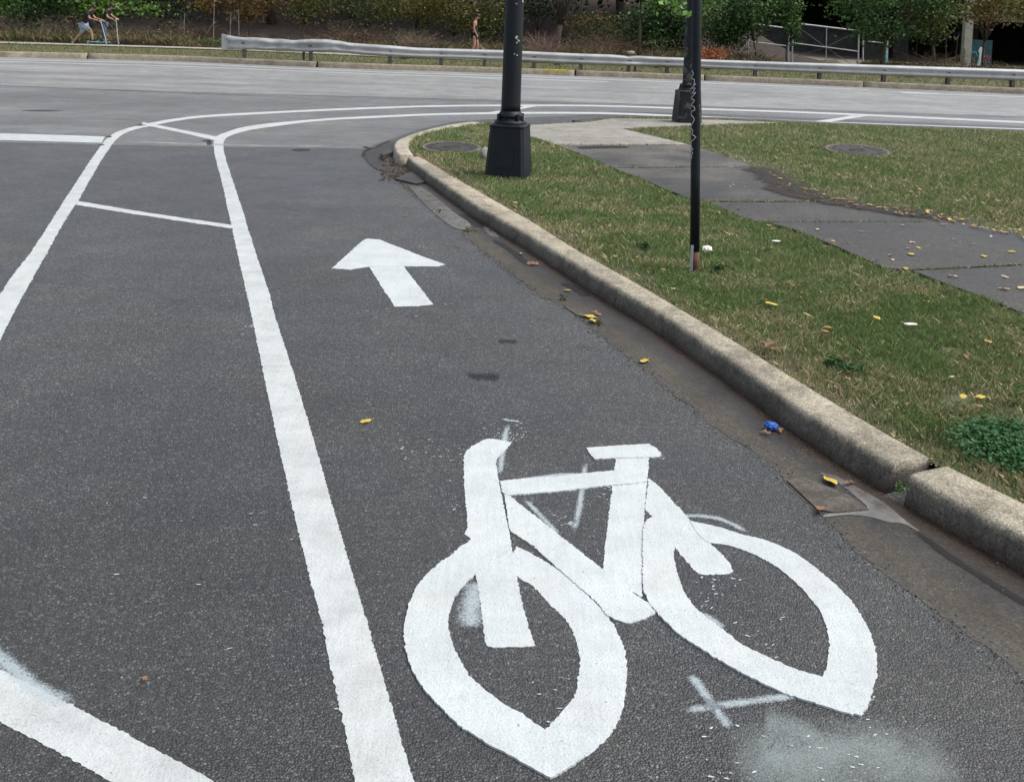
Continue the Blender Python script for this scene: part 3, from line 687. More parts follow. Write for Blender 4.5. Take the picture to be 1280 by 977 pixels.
# puddles
def puddle_mat():
    a = NT('shallow_water'); a.col(a.ramp(a.noise(9, 6, .7), [(.35, (.10, .09, .08)), (.6, (.19, .183, .172))])); a.rough(.14); a.b.inputs['Specular IOR Level'].default_value = .9; a.b.inputs['IOR'].default_value = 1.33
    a.bump(a.noise(14, 2), .02, .002); return a.m
M['water'] = puddle_mat()
def puddle(px, label, z=.0036):
    px = catmull(px, 5, True)
    tag(sheet('puddle', [tuple(P(x, y, z)) for x, y in px], M['water']), label, kind='structure')
puddle([(1026, 591), (1044, 594), (1062, 604), (1085, 616), (1108, 630), (1128, 647), (1150, 664), (1128, 654), (1110, 652), (1088, 646), (1060, 643), (1030, 646), (1034, 642), (1066, 638), (1084, 634), (1072, 622), (1052, 606), (1038, 597)], 'pale shining puddle in the gutter by the wide kerb joint')
puddle([(512, 232), (528, 234), (548, 249), (566, 264), (588, 280), (582, 287), (565, 283), (545, 268), (528, 252)], 'thin film of water in the gutter above the arrow')
puddle([(604, 283), (614, 286), (625, 297), (612, 294)], 'little pale puddle beside the kerb')
puddle([(484, 190), (490, 188), (492, 198), (485, 202), (480, 197)], 'water lying in the drain hollow', .0072)
def darkstrip(pts, w, lb): strip_uv('silt', pts, w, .0042, 'silt', lb, 'silt')
M['silt'] = faded_mat('dark_silt', (.022, .018, .018), .3, .7, .4, 2.0, 12, .85, rough=.45)
darkstrip([(610, 297), (628, 306), (645, 318), (662, 334)], .10, 'dark wet silt in the gutter near the small brown leaf')
darkstrip([(700, 352), (722, 362), (735, 372)], .12, 'dark wet silt streak beside the single yellow leaf')
darkstrip([(574, 266), (590, 275), (602, 286)], .16, 'dark wet leaves pressed in the water film')
darkstrip([(1130, 652), (1180, 690), (1230, 722), (1300, 765), (1400, 830)], .06, 'dark wet seam along the gutter below the square kerb block')
darkstrip([(480, 205), (495, 212), (520, 222)], .12, 'dark mulch in the drain hollow')

# crumbs of stone, twig and leaf along the asphalt edge and in the kerb foot
def crumbs(name, A, k, spread, zb, cols, label, smin=.002, smax=.006):
    vs = []; fs = []; cs = []
    for _ in range(k):
        p = A[random.randrange(len(A))]; c = Vector((p.x+random.gauss(0, spread), p.y+random.gauss(0, spread), zb)); sc = random.uniform(smin, smax)*(1+max(0, p.y-4)*.12); b = len(vs); q = random.random()*6.28
        pts = [(1, 0, 0), (-.2, .8, 0), (-.9, -.1, 0), (0, -.8, 0), (.1, 0, .8)]
        for x, y, z in pts:
            f = random.uniform(.6, 1.2); vs.append((c.x+(x*math.cos(q)-y*math.sin(q))*sc*f, c.y+(x*math.sin(q)+y*math.cos(q))*sc*f, zb+z*sc*f*.8)); 
        cc = random.choice(cols); f = random.uniform(.6, 1.3); cs += [tuple(x*f for x in cc)]*5
        for i in range(4): fs += [b+i, b+(i+1) % 4, b+4]
    o = mesh_np(name, np.array(vs), 3, np.array(fs), M['straw'], None, np.array(cs)); tag(o, label, 'debris', kind='stuff')
crumbs('debris', Gw, 1500, .025, .002, [(.03, .03, .028), (.05, .045, .04), (.02, .018, .015), (.16, .15, .13), (.10, .06, .03)], 'crumbs of asphalt and leaf along the ragged asphalt edge')
crumbs('debris', Fw, 900, .02, .004, [(.03, .022, .016), (.06, .04, .025), (.14, .12, .09), (.02, .016, .012)], 'fine dirt and leaf crumbs along the foot of the kerb')
mid_ = [a.lerp(b, random.random()) for a, b in zip(Gw, Fw)]
crumbs('debris', mid_, 500, .02, .004, [(.20, .19, .17), (.04, .03, .025), (.10, .07, .04), (.3, .28, .24)], 'scattered grit over the gutter pan', .0012, .0035)
crumbs('debris', [P(random.uniform(480, 520), random.uniform(200, 226), 0) for _ in range(200)], 260, .05, .008, [(.03, .02, .014), (.06, .04, .025), (.10, .07, .04)], 'wet leaf mulch heaped in the drain hollow', .006, .016)
iw_e = [Vector((q.x, q.y, 0)) for q in mi]
crumbs('debris', iw_e, 1200, .025, .101, [(.05, .035, .02), (.16, .11, .06), (.28, .21, .12)], 'dry straw crumbs along the back of the kerb', .004, .010)

# ------------------------------------------------------------------ lawn and footpath (block of the corner)
ZL = .089
iw = [(q.x, q.y, ZL) for q in mi]      # kerb inner, from the tip to the right
arc_in = [(q.x, q.y, ZL) for q in ii]
lawn_poly = list(reversed(iw)) + [p for p in arc_in if True] + [(45, 12, ZL), (45, 2, ZL)]
sheet('lawn_soil', lawn_poly, simple('lawn_soil', (.085, .085, .042), .95, 0, .45, 9, 1.0, 70)); tag(bpy.data.objects['lawn_soil'], kind='structure')
ZS = .108
S = [
 ('apron', [(645, 165.5), (661.5, 156.4), (738, 152.3), (764, 148), (900, 150), (980, 153.5), (905, 155), (778, 161.0), (833, 174), (862, 181), (697, 181.3), (661, 169.5)], M['apron'], 'pale concrete apron of the footpath at the street'),
 ('path', [(698, 181.9), (864, 181.6), (900, 193.4), (935.6, 205.3), (942, 208.5), (766, 209.5), (735, 196)], M['path'], 'first dark slab of the footpath after the pale apron'),
 ('path', [(767, 210.4), (943, 209.4), (959, 217), (980, 232), (1000, 241), (1035, 251.4), (885, 251.6), (858, 247), (795, 221)], M['path'], 'second dark footpath slab, behind the thin black pole'),
 ('path', [(887, 252.9), (1036, 252.7), (1078, 259), (1137, 267.7), (1170, 273), (1158, 276.7), (980, 277.5), (940, 276.5)], M['path'], 'third footpath slab, short and wavy at the muddy edge'),
 ('path', [(960, 278.5), (1158, 277.7), (1172, 273.6), (1197, 276.6), (1241, 285.5), (1290, 298), (1395, 326.5), (1280, 330.6), (1137.5, 337.2), (1107, 335.5), (1048, 309), (990, 286)], M['path'], 'large footpath slab scattered with yellow leaves'),
 ('path', [(1140, 338.4), (1280, 332.2), (1396, 327.8), (1600, 385), (1600, 520), (1280, 392), (1247, 377.5), (1197, 359.7)], M['path'], 'last footpath slab leaving the photo at the right'),
]
slab_world = []
for k, (nm, px, mat, lb) in enumerate(S):
    pts = [P(x, y, ZS) for x, y in px]; slab_world.append([(p.x, p.y) for p in pts])
    bm = bmesh.new(); zz = ZS + [0, .0, .002, -.001, .003, .001][k]
    # densify edges with a little wear
    W = []
    for a, b in zip(pts, pts[1:]+pts[:1]):
        m_ = max(1, int((b-a).length/.08))
        for i in range(m_):
            p = a.lerp(b, i/m_); W.append(p + Vector((noise.noise(p*7), noise.noise(p*7+Vector((9, 9, 9))), 0))*.012)
    t = [bm.verts.new((p.x, p.y, zz)) for p in W]; b_ = [bm.verts.new((p.x, p.y, ZL-.02)) for p in W]
    bm.faces.new(t)
    for i in range(len(t)): bm.faces.new((t[i], t[(i+1) % len(t)], b_[(i+1) % len(t)], b_[i]))
    bmesh.ops.recalc_face_normals(bm, faces=bm.faces)
    tag(obj('footpath', bm, mat), lb, kind='structure')
M['mud'] = faded_mat('mud', (.030, .023, .017), .30, .9, .7, 2.2, 4, .95, rough=.7)
strip_uv('mud', [(930, 203), (955, 214), (985, 232), (1030, 248), (1080, 257), (1140, 265.5), (1200, 274.5), (1250, 284)], .75, ZS+.006, 'mud', 'dark mud washed over the edge of the footpath', 'mud')
bpy.data.objects['mud']['kind'] = 'stuff'
strip_uv('mud', [(965, 232), (985, 242), (1030, 250)], .45, ZS+.008, 'mud', 'darkest mud patch at the bend of the footpath', 'mud'); bpy.data.objects['mud.001']['kind'] = 'stuff'
strip_uv('mud', [(715, 185), (740, 184), (790, 183)], .35, ZS+.006, 'mud', 'thin brown silt on the pale apron by the lamp post', 'mud'); bpy.data.objects['mud.002']['kind'] = 'stuff'

def inside(poly, X, Y):
    poly = np.asarray(poly)[:, :2]; r = np.zeros(len(X), bool); j = len(poly)-1
    for i in range(len(poly)):
        xi, yi = poly[i]; xj, yj = poly[j]
        c = ((yi > Y) != (yj > Y)) & (X < (xj-xi)*(Y-yi)/((yj-yi) if yj != yi else 1e-9)+xi)
        r ^= c; j = i
    return r
def vnoise(X, Y, s, seed=0):
    """cheap value noise"""
    x = X*s+seed*17.3; y = Y*s-seed*9.1; xi = np.floor(x).astype(np.int64); yi = np.floor(y).astype(np.int64); fx = x-xi; fy = y-yi
    def h(a, b):
        n = (a*374761393 + b*668265263 + seed*1442695) & 0xffffffff; n = ((n ^ (n >> 13))*1274126177) & 0xffffffff; return ((n ^ (n >> 16)) & 0xffff)/65535.0
    fx = fx*fx*(3-2*fx); fy = fy*fy*(3-2*fy)
    return (h(xi, yi)*(1-fx)+h(xi+1, yi)*fx)*(1-fy)+(h(xi, yi+1)*(1-fx)+h(xi+1, yi+1)*fx)*fy
def fbm(X, Y, s, seed=0):
    return (vnoise(X, Y, s, seed)*.5+vnoise(X, Y, s*2.1, seed+1)*.3+vnoise(X, Y, s*4.3, seed+2)*.2)

def blades(name, X, Y, Z, hgt, wid, col, mat, lean=.5, parent=None):
    n = len(X); a = rng.uniform(0, 2*math.pi, n); la = rng.uniform(0, 2*math.pi, n); ln = np.abs(rng.normal(0, lean, n))*hgt
    v = np.zeros((n, 4, 3), np.float32)
    dx = np.cos(a)*wid/2; dy = np.sin(a)*wid/2
    v[:, 0] = np.stack([X-dx, Y-dy, Z], 1); v[:, 1] = np.stack([X+dx, Y+dy, Z], 1)
    mx = X+np.cos(la)*ln*.35; my = Y+np.sin(la)*ln*.35
    v[:, 2] = np.stack([mx+dx*.8, my+dy*.8, Z+hgt*.6], 1)
    v[:, 3] = np.stack([X+np.cos(la)*ln, Y+np.sin(la)*ln, Z+hgt], 1)
    # tri fan: 0,1,2 / 0,2,3
    b = np.arange(n)[:, None]*4
    loops = np.concatenate([b+0, b+1, b+2, b+0, b+2, b+3], 1).ravel()
    return mesh_np(name, v.reshape(-1, 3), 3, loops, mat, parent, np.repeat(col, 4, 0))

# candidate points in view
def lawn_points(poly_sets, holes, bands):
    xs = []; ys = []
    for (y0, y1, dens) in bands:
        x0, x1 = -3.0, y1*.62+.6
        n = int((x1-x0)*(y1-y0)*dens); X = rng.uniform(x0, x1, n); Y = rng.uniform(y0, y1, n)
        k = (X > -.5*Y-.5) & (X < .56*Y+.5)
        X = X[k]; Y = Y[k]; m = inside(poly_sets, X, Y)
        for h in holes: m &= ~inside(h, X, Y)
        xs.append(X[m]); ys.append(Y[m])
    return np.concatenate(xs), np.concatenate(ys)
Xg, Yg = lawn_points(lawn_poly, slab_world, [(2.2, 4, 26000), (4, 6, 19000), (6, 9, 9500), (9, 13, 4200), (13, 20, 1800)])
# clear discs (covers, posts)
MH = [(564.5, 184.2, .345), (1071.5, 188, .40)]
for (mx_, my_, r_) in MH:
    c = P(mx_, my_, ZL+.03); k = ((Xg-c.x)**2+(Yg-c.y)**2) > (r_+.02)**2; Xg = Xg[k]; Yg = Yg[k]
# bare strip beside the kerb thinned by noise; keep a margin
nb = fbm(Xg, Yg, 2.2, 3)
fine = fbm(Xg, Yg, 9.0, 8)
iwa = np.array([(p[0], p[1]) for p in iw])[::12]
dk = np.full(len(Xg), 9.0)
for q in iwa: dk = np.minimum(dk, np.hypot(Xg-q[0], Yg-q[1]))
keep = (rng.uniform(0, 1, len(Xg)) < np.clip(.25+dk*5, 0, 1)) & (rng.uniform(0, 1, len(Xg)) < np.clip((fine-.22)*4.5, .12, 1))
EW = resample([P(x, y, ZL) for x, y in [(905, 191), (930, 200), (955, 212), (978, 226), (1010, 241), (1050, 249), (1078, 256), (1137, 265.5), (1197, 274.5), (1241, 283), (1320, 302)]], 90)
de = np.full(len(Xg), 9.0)
for q in EW: de = np.minimum(de, np.hypot(Xg-q.x, Yg-q.y))
keep &= rng.uniform(0, 1, len(Xg)) < np.clip((de-.03)*1.9+fbm(Xg, Yg, 3.0, 40)*.9-.35, .03, 1)
Xg, Yg, nb, fine, dk = Xg[keep], Yg[keep], nb[keep], fine[keep], dk[keep]
n = len(Xg)
green = np.array([.180, .255, .085]); olive = np.array([.28, .285, .130]); straw = np.array([.50, .43, .26]); deep = np.array([.125, .195, .070]); brown = np.array([.13, .09, .05])
r1 = rng.uniform(0, 1, n)
sp = np.clip((nb-.48)*2.4+.20, .06, .65)              # share of dry blades varies in patches
sp = np.where(dk < .14, np.clip(sp+.35, 0, .9), sp)
farright = (Yg > 7.0) & (Xg > 2.6); sp = np.where(farright, sp*.8+.14, sp)
colr = np.where((r1 < sp*.45)[:, None], straw, np.where((r1 < sp)[:, None], olive, np.where((r1 < sp+.3)[:, None], deep, green)))
colr = np.where(((r1 > .96))[:, None], brown, colr)*rng.uniform(.7, 1.3, (n, 1))
hg = rng.uniform(.018, .044, n)*(1+.5*(fine-.5))*np.where(Yg > 9, 1.15, 1)*np.where(dk < .1, .7, 1)
o = blades('grass', Xg, Yg, np.full(n, ZL, np.float32), hg, rng.uniform(.0016, .0030, n)*(1+np.maximum(0, Yg-3)*.17), colr, M['grass'], .62)
tag(o, 'mown green lawn with dry straw patches on the corner', 'grass', kind='stuff')
NG = n
# clover patch
c = P(1278, 570, ZL); n = 8000
X = rng.normal(c.x+.02, .12, n); Y = rng.normal(c.y+.0, .12, n)
poly_in = inside(lawn_poly, X, Y)
k = poly_in & (((X-c.x)/.27)**2+((Y-c.y)/.26)**2 < 1); X = X[k]; Y = Y[k]; n = len(X)
def leaves_mesh(name, C, size, col, mat, parent=None, aspect=.55, flat=.0, cup=.15):
    n = len(C); u = rng.normal(0, 1, (n, 3)); u[:, 2] *= (1-flat); u /= np.linalg.norm(u, axis=1)[:, None]
    t = rng.normal(0, 1, (n, 3)); t[:, 2] *= (1-flat); v = np.cross(u, t); 
    if flat > .5: v = np.cross(np.array([[0, 0, 1.0]])+rng.normal(0, .35, (n, 3)), u)
    v /= np.linalg.norm(v, axis=1)[:, None]; w_ = np.cross(u, v)
    s = np.asarray(size).reshape(-1, 1)*np.ones((n, 1))
    q = np.zeros((n, 4, 3), np.float32)
    q[:, 0] = C-u*s*.5; q[:, 1] = C+v*s*.5*aspect+w_*s*cup-u*s*.05; q[:, 2] = C+u*s*.5; q[:, 3] = C-v*s*.5*aspect+w_*s*cup-u*s*.05
    b = np.arange(n)[:, None]*4
    loops = np.concatenate([b+0, b+1, b+2, b+0, b+2, b+3], 1).ravel()
    return mesh_np(name, q.reshape(-1, 3), 3, loops, mat, parent, np.repeat(col, 4, 0))
C = np.stack([X, Y, ZL+rng.uniform(.01, .065, n)], 1)
colc = np.array([.034, .115, .032])*rng.uniform(.6, 1.5, (n, 1))
o = leaves_mesh('clover', C, rng.uniform(.010, .022, n), colc, M['grass'], None, .8, .6)
tag(o, 'dense dark green clover patch by the square kerb block', 'clover', kind='stuff')
# broadleaf weeds in the lawn
def weed(px, py, r, label, colr=(.035, .085, .02)):
    c = P(px, py, ZL); k = 40; C = np.stack([c.x+rng.normal(0, r*.36, k), c.y+rng.normal(0, r*.36, k), ZL+rng.uniform(.02, .05, k)], 1)
    o = leaves_mesh('weed', C, rng.uniform(.4, .85, k)*r if r < .045 else rng.uniform(.03, .055, k), np.array(colr)*rng.uniform(.7, 1.4, (k, 1)), M['grass'], None, .4, .7)
    tag(o, label, 'weed', 'small weeds about the kerb and lawn')
weed(805, 314, .07, 'low broad-leaved weed left of the thin black pole')
weed(1060, 470, .06, 'broad-leaved weed in the strip lawn near the kerb')
weed(1040, 462, .05, 'pale broad-leaved weed just behind the kerb')
weed(898, 341, .05, 'small weed right of the foot of the thin black pole')
weed(548, 270, .03, 'tiny weed in the gutter crack nearest the kerb tip', (.05, .07, .02))
weed(584, 294, .04, 'tiny weed in the gutter crack beside the small puddle', (.06, .08, .02))
weed(703, 381, .03, 'tiny weed in the asphalt edge above the yellow leaves', (.03, .045, .015))
weed(748, 412, .03, 'tiny weed in the asphalt edge below the yellow leaves', (.04, .06, .015))
weed(1125, 622, .03, 'tiny green weed sprouting from the wide kerb joint', (.05, .12, .03))

# ------------------------------------------------------------------ manhole covers on the lawn
M['cover'] = simple('cover_iron', (.05, .046, .043), .7, .25, .35, 14, .7, 60)
M['ring'] = simple('cover_ring', (.14, .125, .10), .8, .1, .3, 14, .5, 60)
def cover(px, py, r, tilt, label):
    c = P(px, py, ZL+.03); root = empty('manhole_cover', c); tag(root, label, 'manhole cover', 'manhole covers on the lawn')
    bm = bmesh.new(); lathe(bm, [(r, -.05), (r, .0), (r*.985, .006), (r*.90, .006), (r*.89, -.004), (r*.88, -.004)], 48); o = obj('frame', bm, M['ring'], root)
    bm = bmesh.new(); lathe(bm, [(r*.885, -.02), (r*.885, .002), (r*.86, .005), (r*.60, .005), (r*.59, .001), (r*.56, .001), (r*.55, .005), (r*.30, .005), (r*.29, .001), (r*.25, .001), (r*.24, .005), (r*.02, .005)], 48)
    for k in range(16):
        q = 2*math.pi*k/16; box(bm, (math.cos(q)*r*.73, math.sin(q)*r*.73, .006), (.05, .014, .006), Matrix.Rotation(q, 4, 'Z'))
    for k in range(10): box(bm, (-.09+k*.02, .0, .007), (.012, .05, .006))
    o2 = obj('lid', bm, M['cover'], root)
    root.rotation_euler = (R(tilt), 0, 0)
cover(564.5, 184.2, .345, 4.0, 'round iron manhole cover in the grass left of the large lamp post')
cover(1071.5, 188, .40, 4.5, 'round iron manhole cover in the lawn right of the footpath')

# ------------------------------------------------------------------ lamp posts
def lamp_post(px, py, rz, mat, label):
    c = P(px, py, ZL); root = empty('lamp_post', (c.x, c.y, ZL), rz); tag(root, label, 'lamp post', 'black lamp posts on the corner')
    bm = bmesh.new()
    def oct_(w, z, ch): h = w/2; return [bm.verts.new((x, y, z)) for x, y in [(-h+ch, -h), (h-ch, -h), (h, -h+ch), (h, h-ch), (h-ch, h), (-h+ch, h), (-h, h-ch), (-h, -h+ch)]]
    R_ = [oct_(.395, -.03, .03), oct_(.395, .0, .03), oct_(.392, .05, .03), oct_(.335, .49, .028), oct_(.345, .497, .028), oct_(.345, .51, .028), oct_(.30, .525, .03)]
    for a, b in zip(R_, R_[1:]):
        for k in range(8): bm.faces.new((a[k], a[(k+1) % 8], b[(k+1) % 8], b[k]))
    bm.faces.new(R_[-1]); obj('base', bm, mat, root)
    bm = bmesh.new(); box(bm, (.0, -.186, .21), (.17, .02, .20), Matrix.Rotation(R(-3.7), 4, 'X')); obj('access_panel', bm, mat, root)
    bm = bmesh.new(); lathe(bm, [(.150, .52), (.155, .53), (.150, .55), (.118, .56), (.116, .585), (.124, .59), (.122, .61), (.106, .63), (.100, .645)], 28); obj('collar', bm, mat, root, True)
    for k in range(4):
        q = math.pi/4+k*math.pi/2; bm = bmesh.new(); box(bm, (math.cos(q)*.122, math.sin(q)*.122, .585), (.05, .022, .07), Matrix.Rotation(q, 4, 'Z')); 
        lathe(bm, [(.013, .55), (.013, .575), (.008, .578)], 6, (math.cos(q+.5)*.132, math.sin(q+.5)*.132, 0)); obj('bracket', bm, mat, root)
    bm = bmesh.new(); lathe(bm, [(.0945, .64), (.094, .70), (.090, 1.6), (.086, 2.6), (.07, 5.5), (.03, 5.52)], 32); obj('shaft', bm, mat, root, True)
    bm = bmesh.new(); lathe(bm, [(.05, 5.5), (.18, 5.6), (.2, 5.75), (.17, 6.0), (.05, 6.1)], 20); obj('lamp_head', bm, M['galv'], root, True)
    return root
c1 = P(634, 222, ZL)
lp1 = lamp_post(635.5, 221, R(-13), M['black'], 'large black lamp post with tapered square base in the strip lawn')
# stickers and scraps on the shaft
sx, sy = lp1.location.x, lp1.location.y
M['sticker'] = simple('torn_sticker', (.42, .44, .38), .8, 0, .3, 40)
for (z, a, w_, h_) in [(1.36, -70, .02, .03), (1.33, -55, .03, .012), (1.31, -66, .014, .014), (1.20, -80, .012, .01), (1.19, -62, .016, .01), (1.72, -30, .02, .05), (1.80, -45, .012, .02), (1.68, -78, .02, .008)]:
    q = R(a); rr = .0925; bm = bmesh.new()
    bmesh.ops.create_cube(bm, size=1, matrix=Matrix.Translation((sx+math.cos(q)*rr, sy+math.sin(q)*rr, z+ZL)) @ Matrix.Rotation(q, 4, 'Z') @ Matrix.Rotation(random.uniform(-.6, .6), 4, 'X') @ Matrix.Diagonal((.003, w_, h_, 1)))
    o = obj('sticker_scrap', bm, M['sticker']); o.parent = lp1; o.matrix_parent_inverse = (Matrix.Translation(lp1.location) @ Matrix.Rotation(R(-13), 4, 'Z')).inverted()
lamp_post(858.2, 154, R(8), M['blackworn'], 'smaller looking black lamp post with peeling base behind the thin black pole')
# stone behind the base
bm = bmesh.new(); bmesh.ops.create_icosphere(bm, subdivisions=3, radius=.075)
c = P(604, 205, ZL)
for v in bm.verts: v.co *= 1+.25*noise.noise(v.co*14); v.co.z *= 1.15; v.co += Vector((c.x+.02, c.y+.35, ZL+.05))
tag(obj('stone', bm, M['apron'], None, True), 'small pale stone at the left side of the large lamp post base', 'stone')

# ------------------------------------------------------------------ thin sign pole
b0 = P(868.2, 342, ZL); t0 = PD(870.9, 0, b0.y)
ax = (t0-b0).normalized(); root = empty('sign_pole', b0); tag(root, 'thin black pole with white scribble and rusted foot in the strip lawn', 'pole')
def along(h): return ax*h
M['rust'] = simple('rust', (.11, .055, .03), .85, 0, .45, 18, .7, 60)
bm = bmesh.new(); tube(bm, [along(.14), along(.6), along(1.6), along(3.2)], .0292, 20); obj('shaft', bm, M['black'], root, True)
bm = bmesh.new(); tube(bm, [along(-.05), along(.16)], .0285, 20); obj('rusted_foot', bm, M['rust'], root, True)
bm = bmesh.new(); box(bm, (-.026, -.022, .09), (.018, .010, .17), Matrix.Rotation(R(-20), 4, 'Z')); tube(bm, [(-.026, -.03, .175), (-.026, -.018, .175)], .009, 12); tube(bm, [(-.026, -.032, .14), (-.026, -.02, .14)], .005, 8); obj('anchor_strap', bm, M['galv'], root)
gp = [(125, 30), (130, 45), (122, 65), (135, 72), (131, 95), (140, 88), (121, 112), (138, 108), (124, 135), (140, 128), (119, 158), (135, 163), (121, 188), (133, 193), (136, 208), (124, 214), (117, 230), (128, 238), (134, 250), (118, 290), (128, 300), (124, 318), (141, 328), (121, 352), (118, 372), (128, 385), (118, 393), (127, 402), (122, 412), (124, 420), (120, 431)]
# map to the pole: x from -6.2 px (left rim) .. centre
def on_pole(px, py):
    h = (PD(px, py, b0.y)-b0).length; cpt = b0+along(h)
    pxr = PD(px, py, b0.y).x-cpt.x; pxr = max(-.0285, min(.028, pxr)); yy = -math.sqrt(max(0, .0296**2-pxr**2))
    return along(h)+Vector((pxr, yy, 0))
bm = bmesh.new()
pl = [(830+x/3.614, 80+y/3.614) for x, y in gp]
pp = []
for a, b in zip(pl, pl[1:]):
    for k in range(4): pp.append((a[0]+(b[0]-a[0])*k/4, a[1]+(b[1]-a[1])*k/4))
tube(bm, [on_pole(x, y) for x, y in pp], .0018, 6)
for (x, y) in [(873, 131), (873.5, 134), (874, 137), (873.6, 141), (874.5, 145), (875, 150)]:
    tube(bm, [on_pole(x, y), on_pole(x+1, y+1.6)], .0010, 5)
M['tagpaint'] = simple('white_marker', (.75, .77, .78), .6, 0, .05)
obj('scribble', bm, M['tagpaint'], root)

# ------------------------------------------------------------------ litter
M['blue'] = simple('blue_foil', (.015, .10, .42), .55, 0, .3, 30)
M['tissue'] = simple('white_tissue', (.82, .80, .72), .8, 0, .06, 30)
def crumple(name, c, s, mat, label, cat, seed=0, parent=None):
    bm = bmesh.new(); bmesh.ops.create_icosphere(bm, subdivisions=3, radius=1)
    for v in bm.verts:
        q = v.co*1.8+Vector((seed, 0, 0)); f = 1+.35*noise.noise(q*1.6)+.22*abs(noise.noise(q*4))
        v.co = Vector((v.co.x*s[0]*f, v.co.y*s[1]*f, (v.co.z*f+1)*s[2]*.8))
    bm.transform(Matrix.Translation(c)); return tag(obj(name, bm, mat, parent), label, cat)
wr = empty('wrapper', P(964, 536, .008)); tag(wr, 'blue crumpled wrapper lying in the gutter', 'wrapper')
bm = bmesh.new(); bmesh.ops.create_icosphere(bm, subdivisions=3, radius=1)
for v in bm.verts:
    f = 1+.45*noise.noise(v.co*2.6)+.2*abs(noise.noise(v.co*6)); v.co = Vector((v.co.x*.026*f, v.co.y*.022*f, (v.co.z*f+.9)*.014))
obj('foil', bm, M['blue'], wr)
crumple('tissue', P(884, 315, ZL+.02), (.032, .028, .026), M['tissue'], 'crumpled white tissue beside the foot of the thin black pole', 'tissue', 5)
for (x, y, s, lb) in [(1138, 406, .03, 'flat pale scrap of paper in the strip lawn'), (970, 302, .03, 'pale scrap of paper near the footpath edge')]:
    crumple('paper_scrap', P(x, y, ZL+.035), (s, s*.5, .006), M['tissue'], lb, 'paper', x)
crumple('pebble', P(1156, 608.5, .060)+Vector((0, 0, 0)), (.006, .006, .006), M['tissue'], 'tiny white pebble on the face of the square kerb block', 'pebble', 2)

# fallen leaves
def leaf_proto(kind):
    bm = bmesh.new()
    if kind == 'oval': prof = [(-.5, 0), (-.38, .13), (-.15, .26), (.1, .27), (.32, .17), (.5, 0)]; curl = .12
    elif kind == 'curled': prof = [(-.5, 0), (-.3, .2), (-.1, .12), (.1, .3), (.25, .12), (.5, 0)]; curl = .45
    else: prof = [(-.5, 0), (-.3, .3), (-.2, .15), (0, .42), (.08, .18), (.35, .25), (.5, 0)]; curl = .25
    n = len(prof)
    mid = [bm.verts.new((x, 0, .05*math.cos(x*3))) for x, _ in prof]
    for s in (1, -1):
        e = [mid[i] if prof[i][1] == 0 else bm.verts.new((x, s*y, curl*y+.04*math.sin(x*9+s))) for i, (x, y) in enumerate(prof)]
        for i in range(n-1):
            vs = [mid[i], mid[i+1], e[i+1], e[i]]; u = []
            for v in vs:
                if v not in u: u.append(v)
            if len(u) > 2: bm.faces.new(u if s < 0 else u[::-1])
    box(bm, (-.62, 0, .04), (.26, .025, .02))
    me = bpy.data.meshes.new('fallen_leaf'); bm.to_mesh(me); bm.free(); return me
def leafmat(name, c): 
    a = NT(name); a.col(a.ramp(a.noise(60, 4), [(.3, tuple(x*.65 for x in c)), (.7, tuple(min(1, x*1.15) for x in c))])); a.rough(.55); return a.m
LM = {'yellow': leafmat('yellow_leaf', (.58, .42, .06)), 'gold': leafmat('gold_leaf', (.40, .23, .05)), 'brown': leafmat('brown_leaf', (.17, .09, .045)), 'pale': leafmat('pale_leaf', (.55, .45, .26)), 'orange': leafmat('orange_leaf', (.26, .13, .06))}
LP = {}
for kd in ('oval', 'curled', 'lobed'):
    for cn, mt in LM.items():
        me = leaf_proto(kd); me.materials.append(mt); LP[(kd, cn)] = me
def leaf(px, py, z, size, cn, kd, label=None, group='fallen leaves'):
    c = P(px, py, z); o = bpy.data.objects.new('fallen_leaf', LP[(kd, cn)]); COL.objects.link(o)
    o.location = (c.x, c.y, z+.003); o.scale = (size, size, size); o.rotation_euler = (random.uniform(-.18, .18), random.uniform(-.18, .18), random.uniform(0, 6.28))
    tag(o, label, 'leaf', group)
ZG = ZL+.042
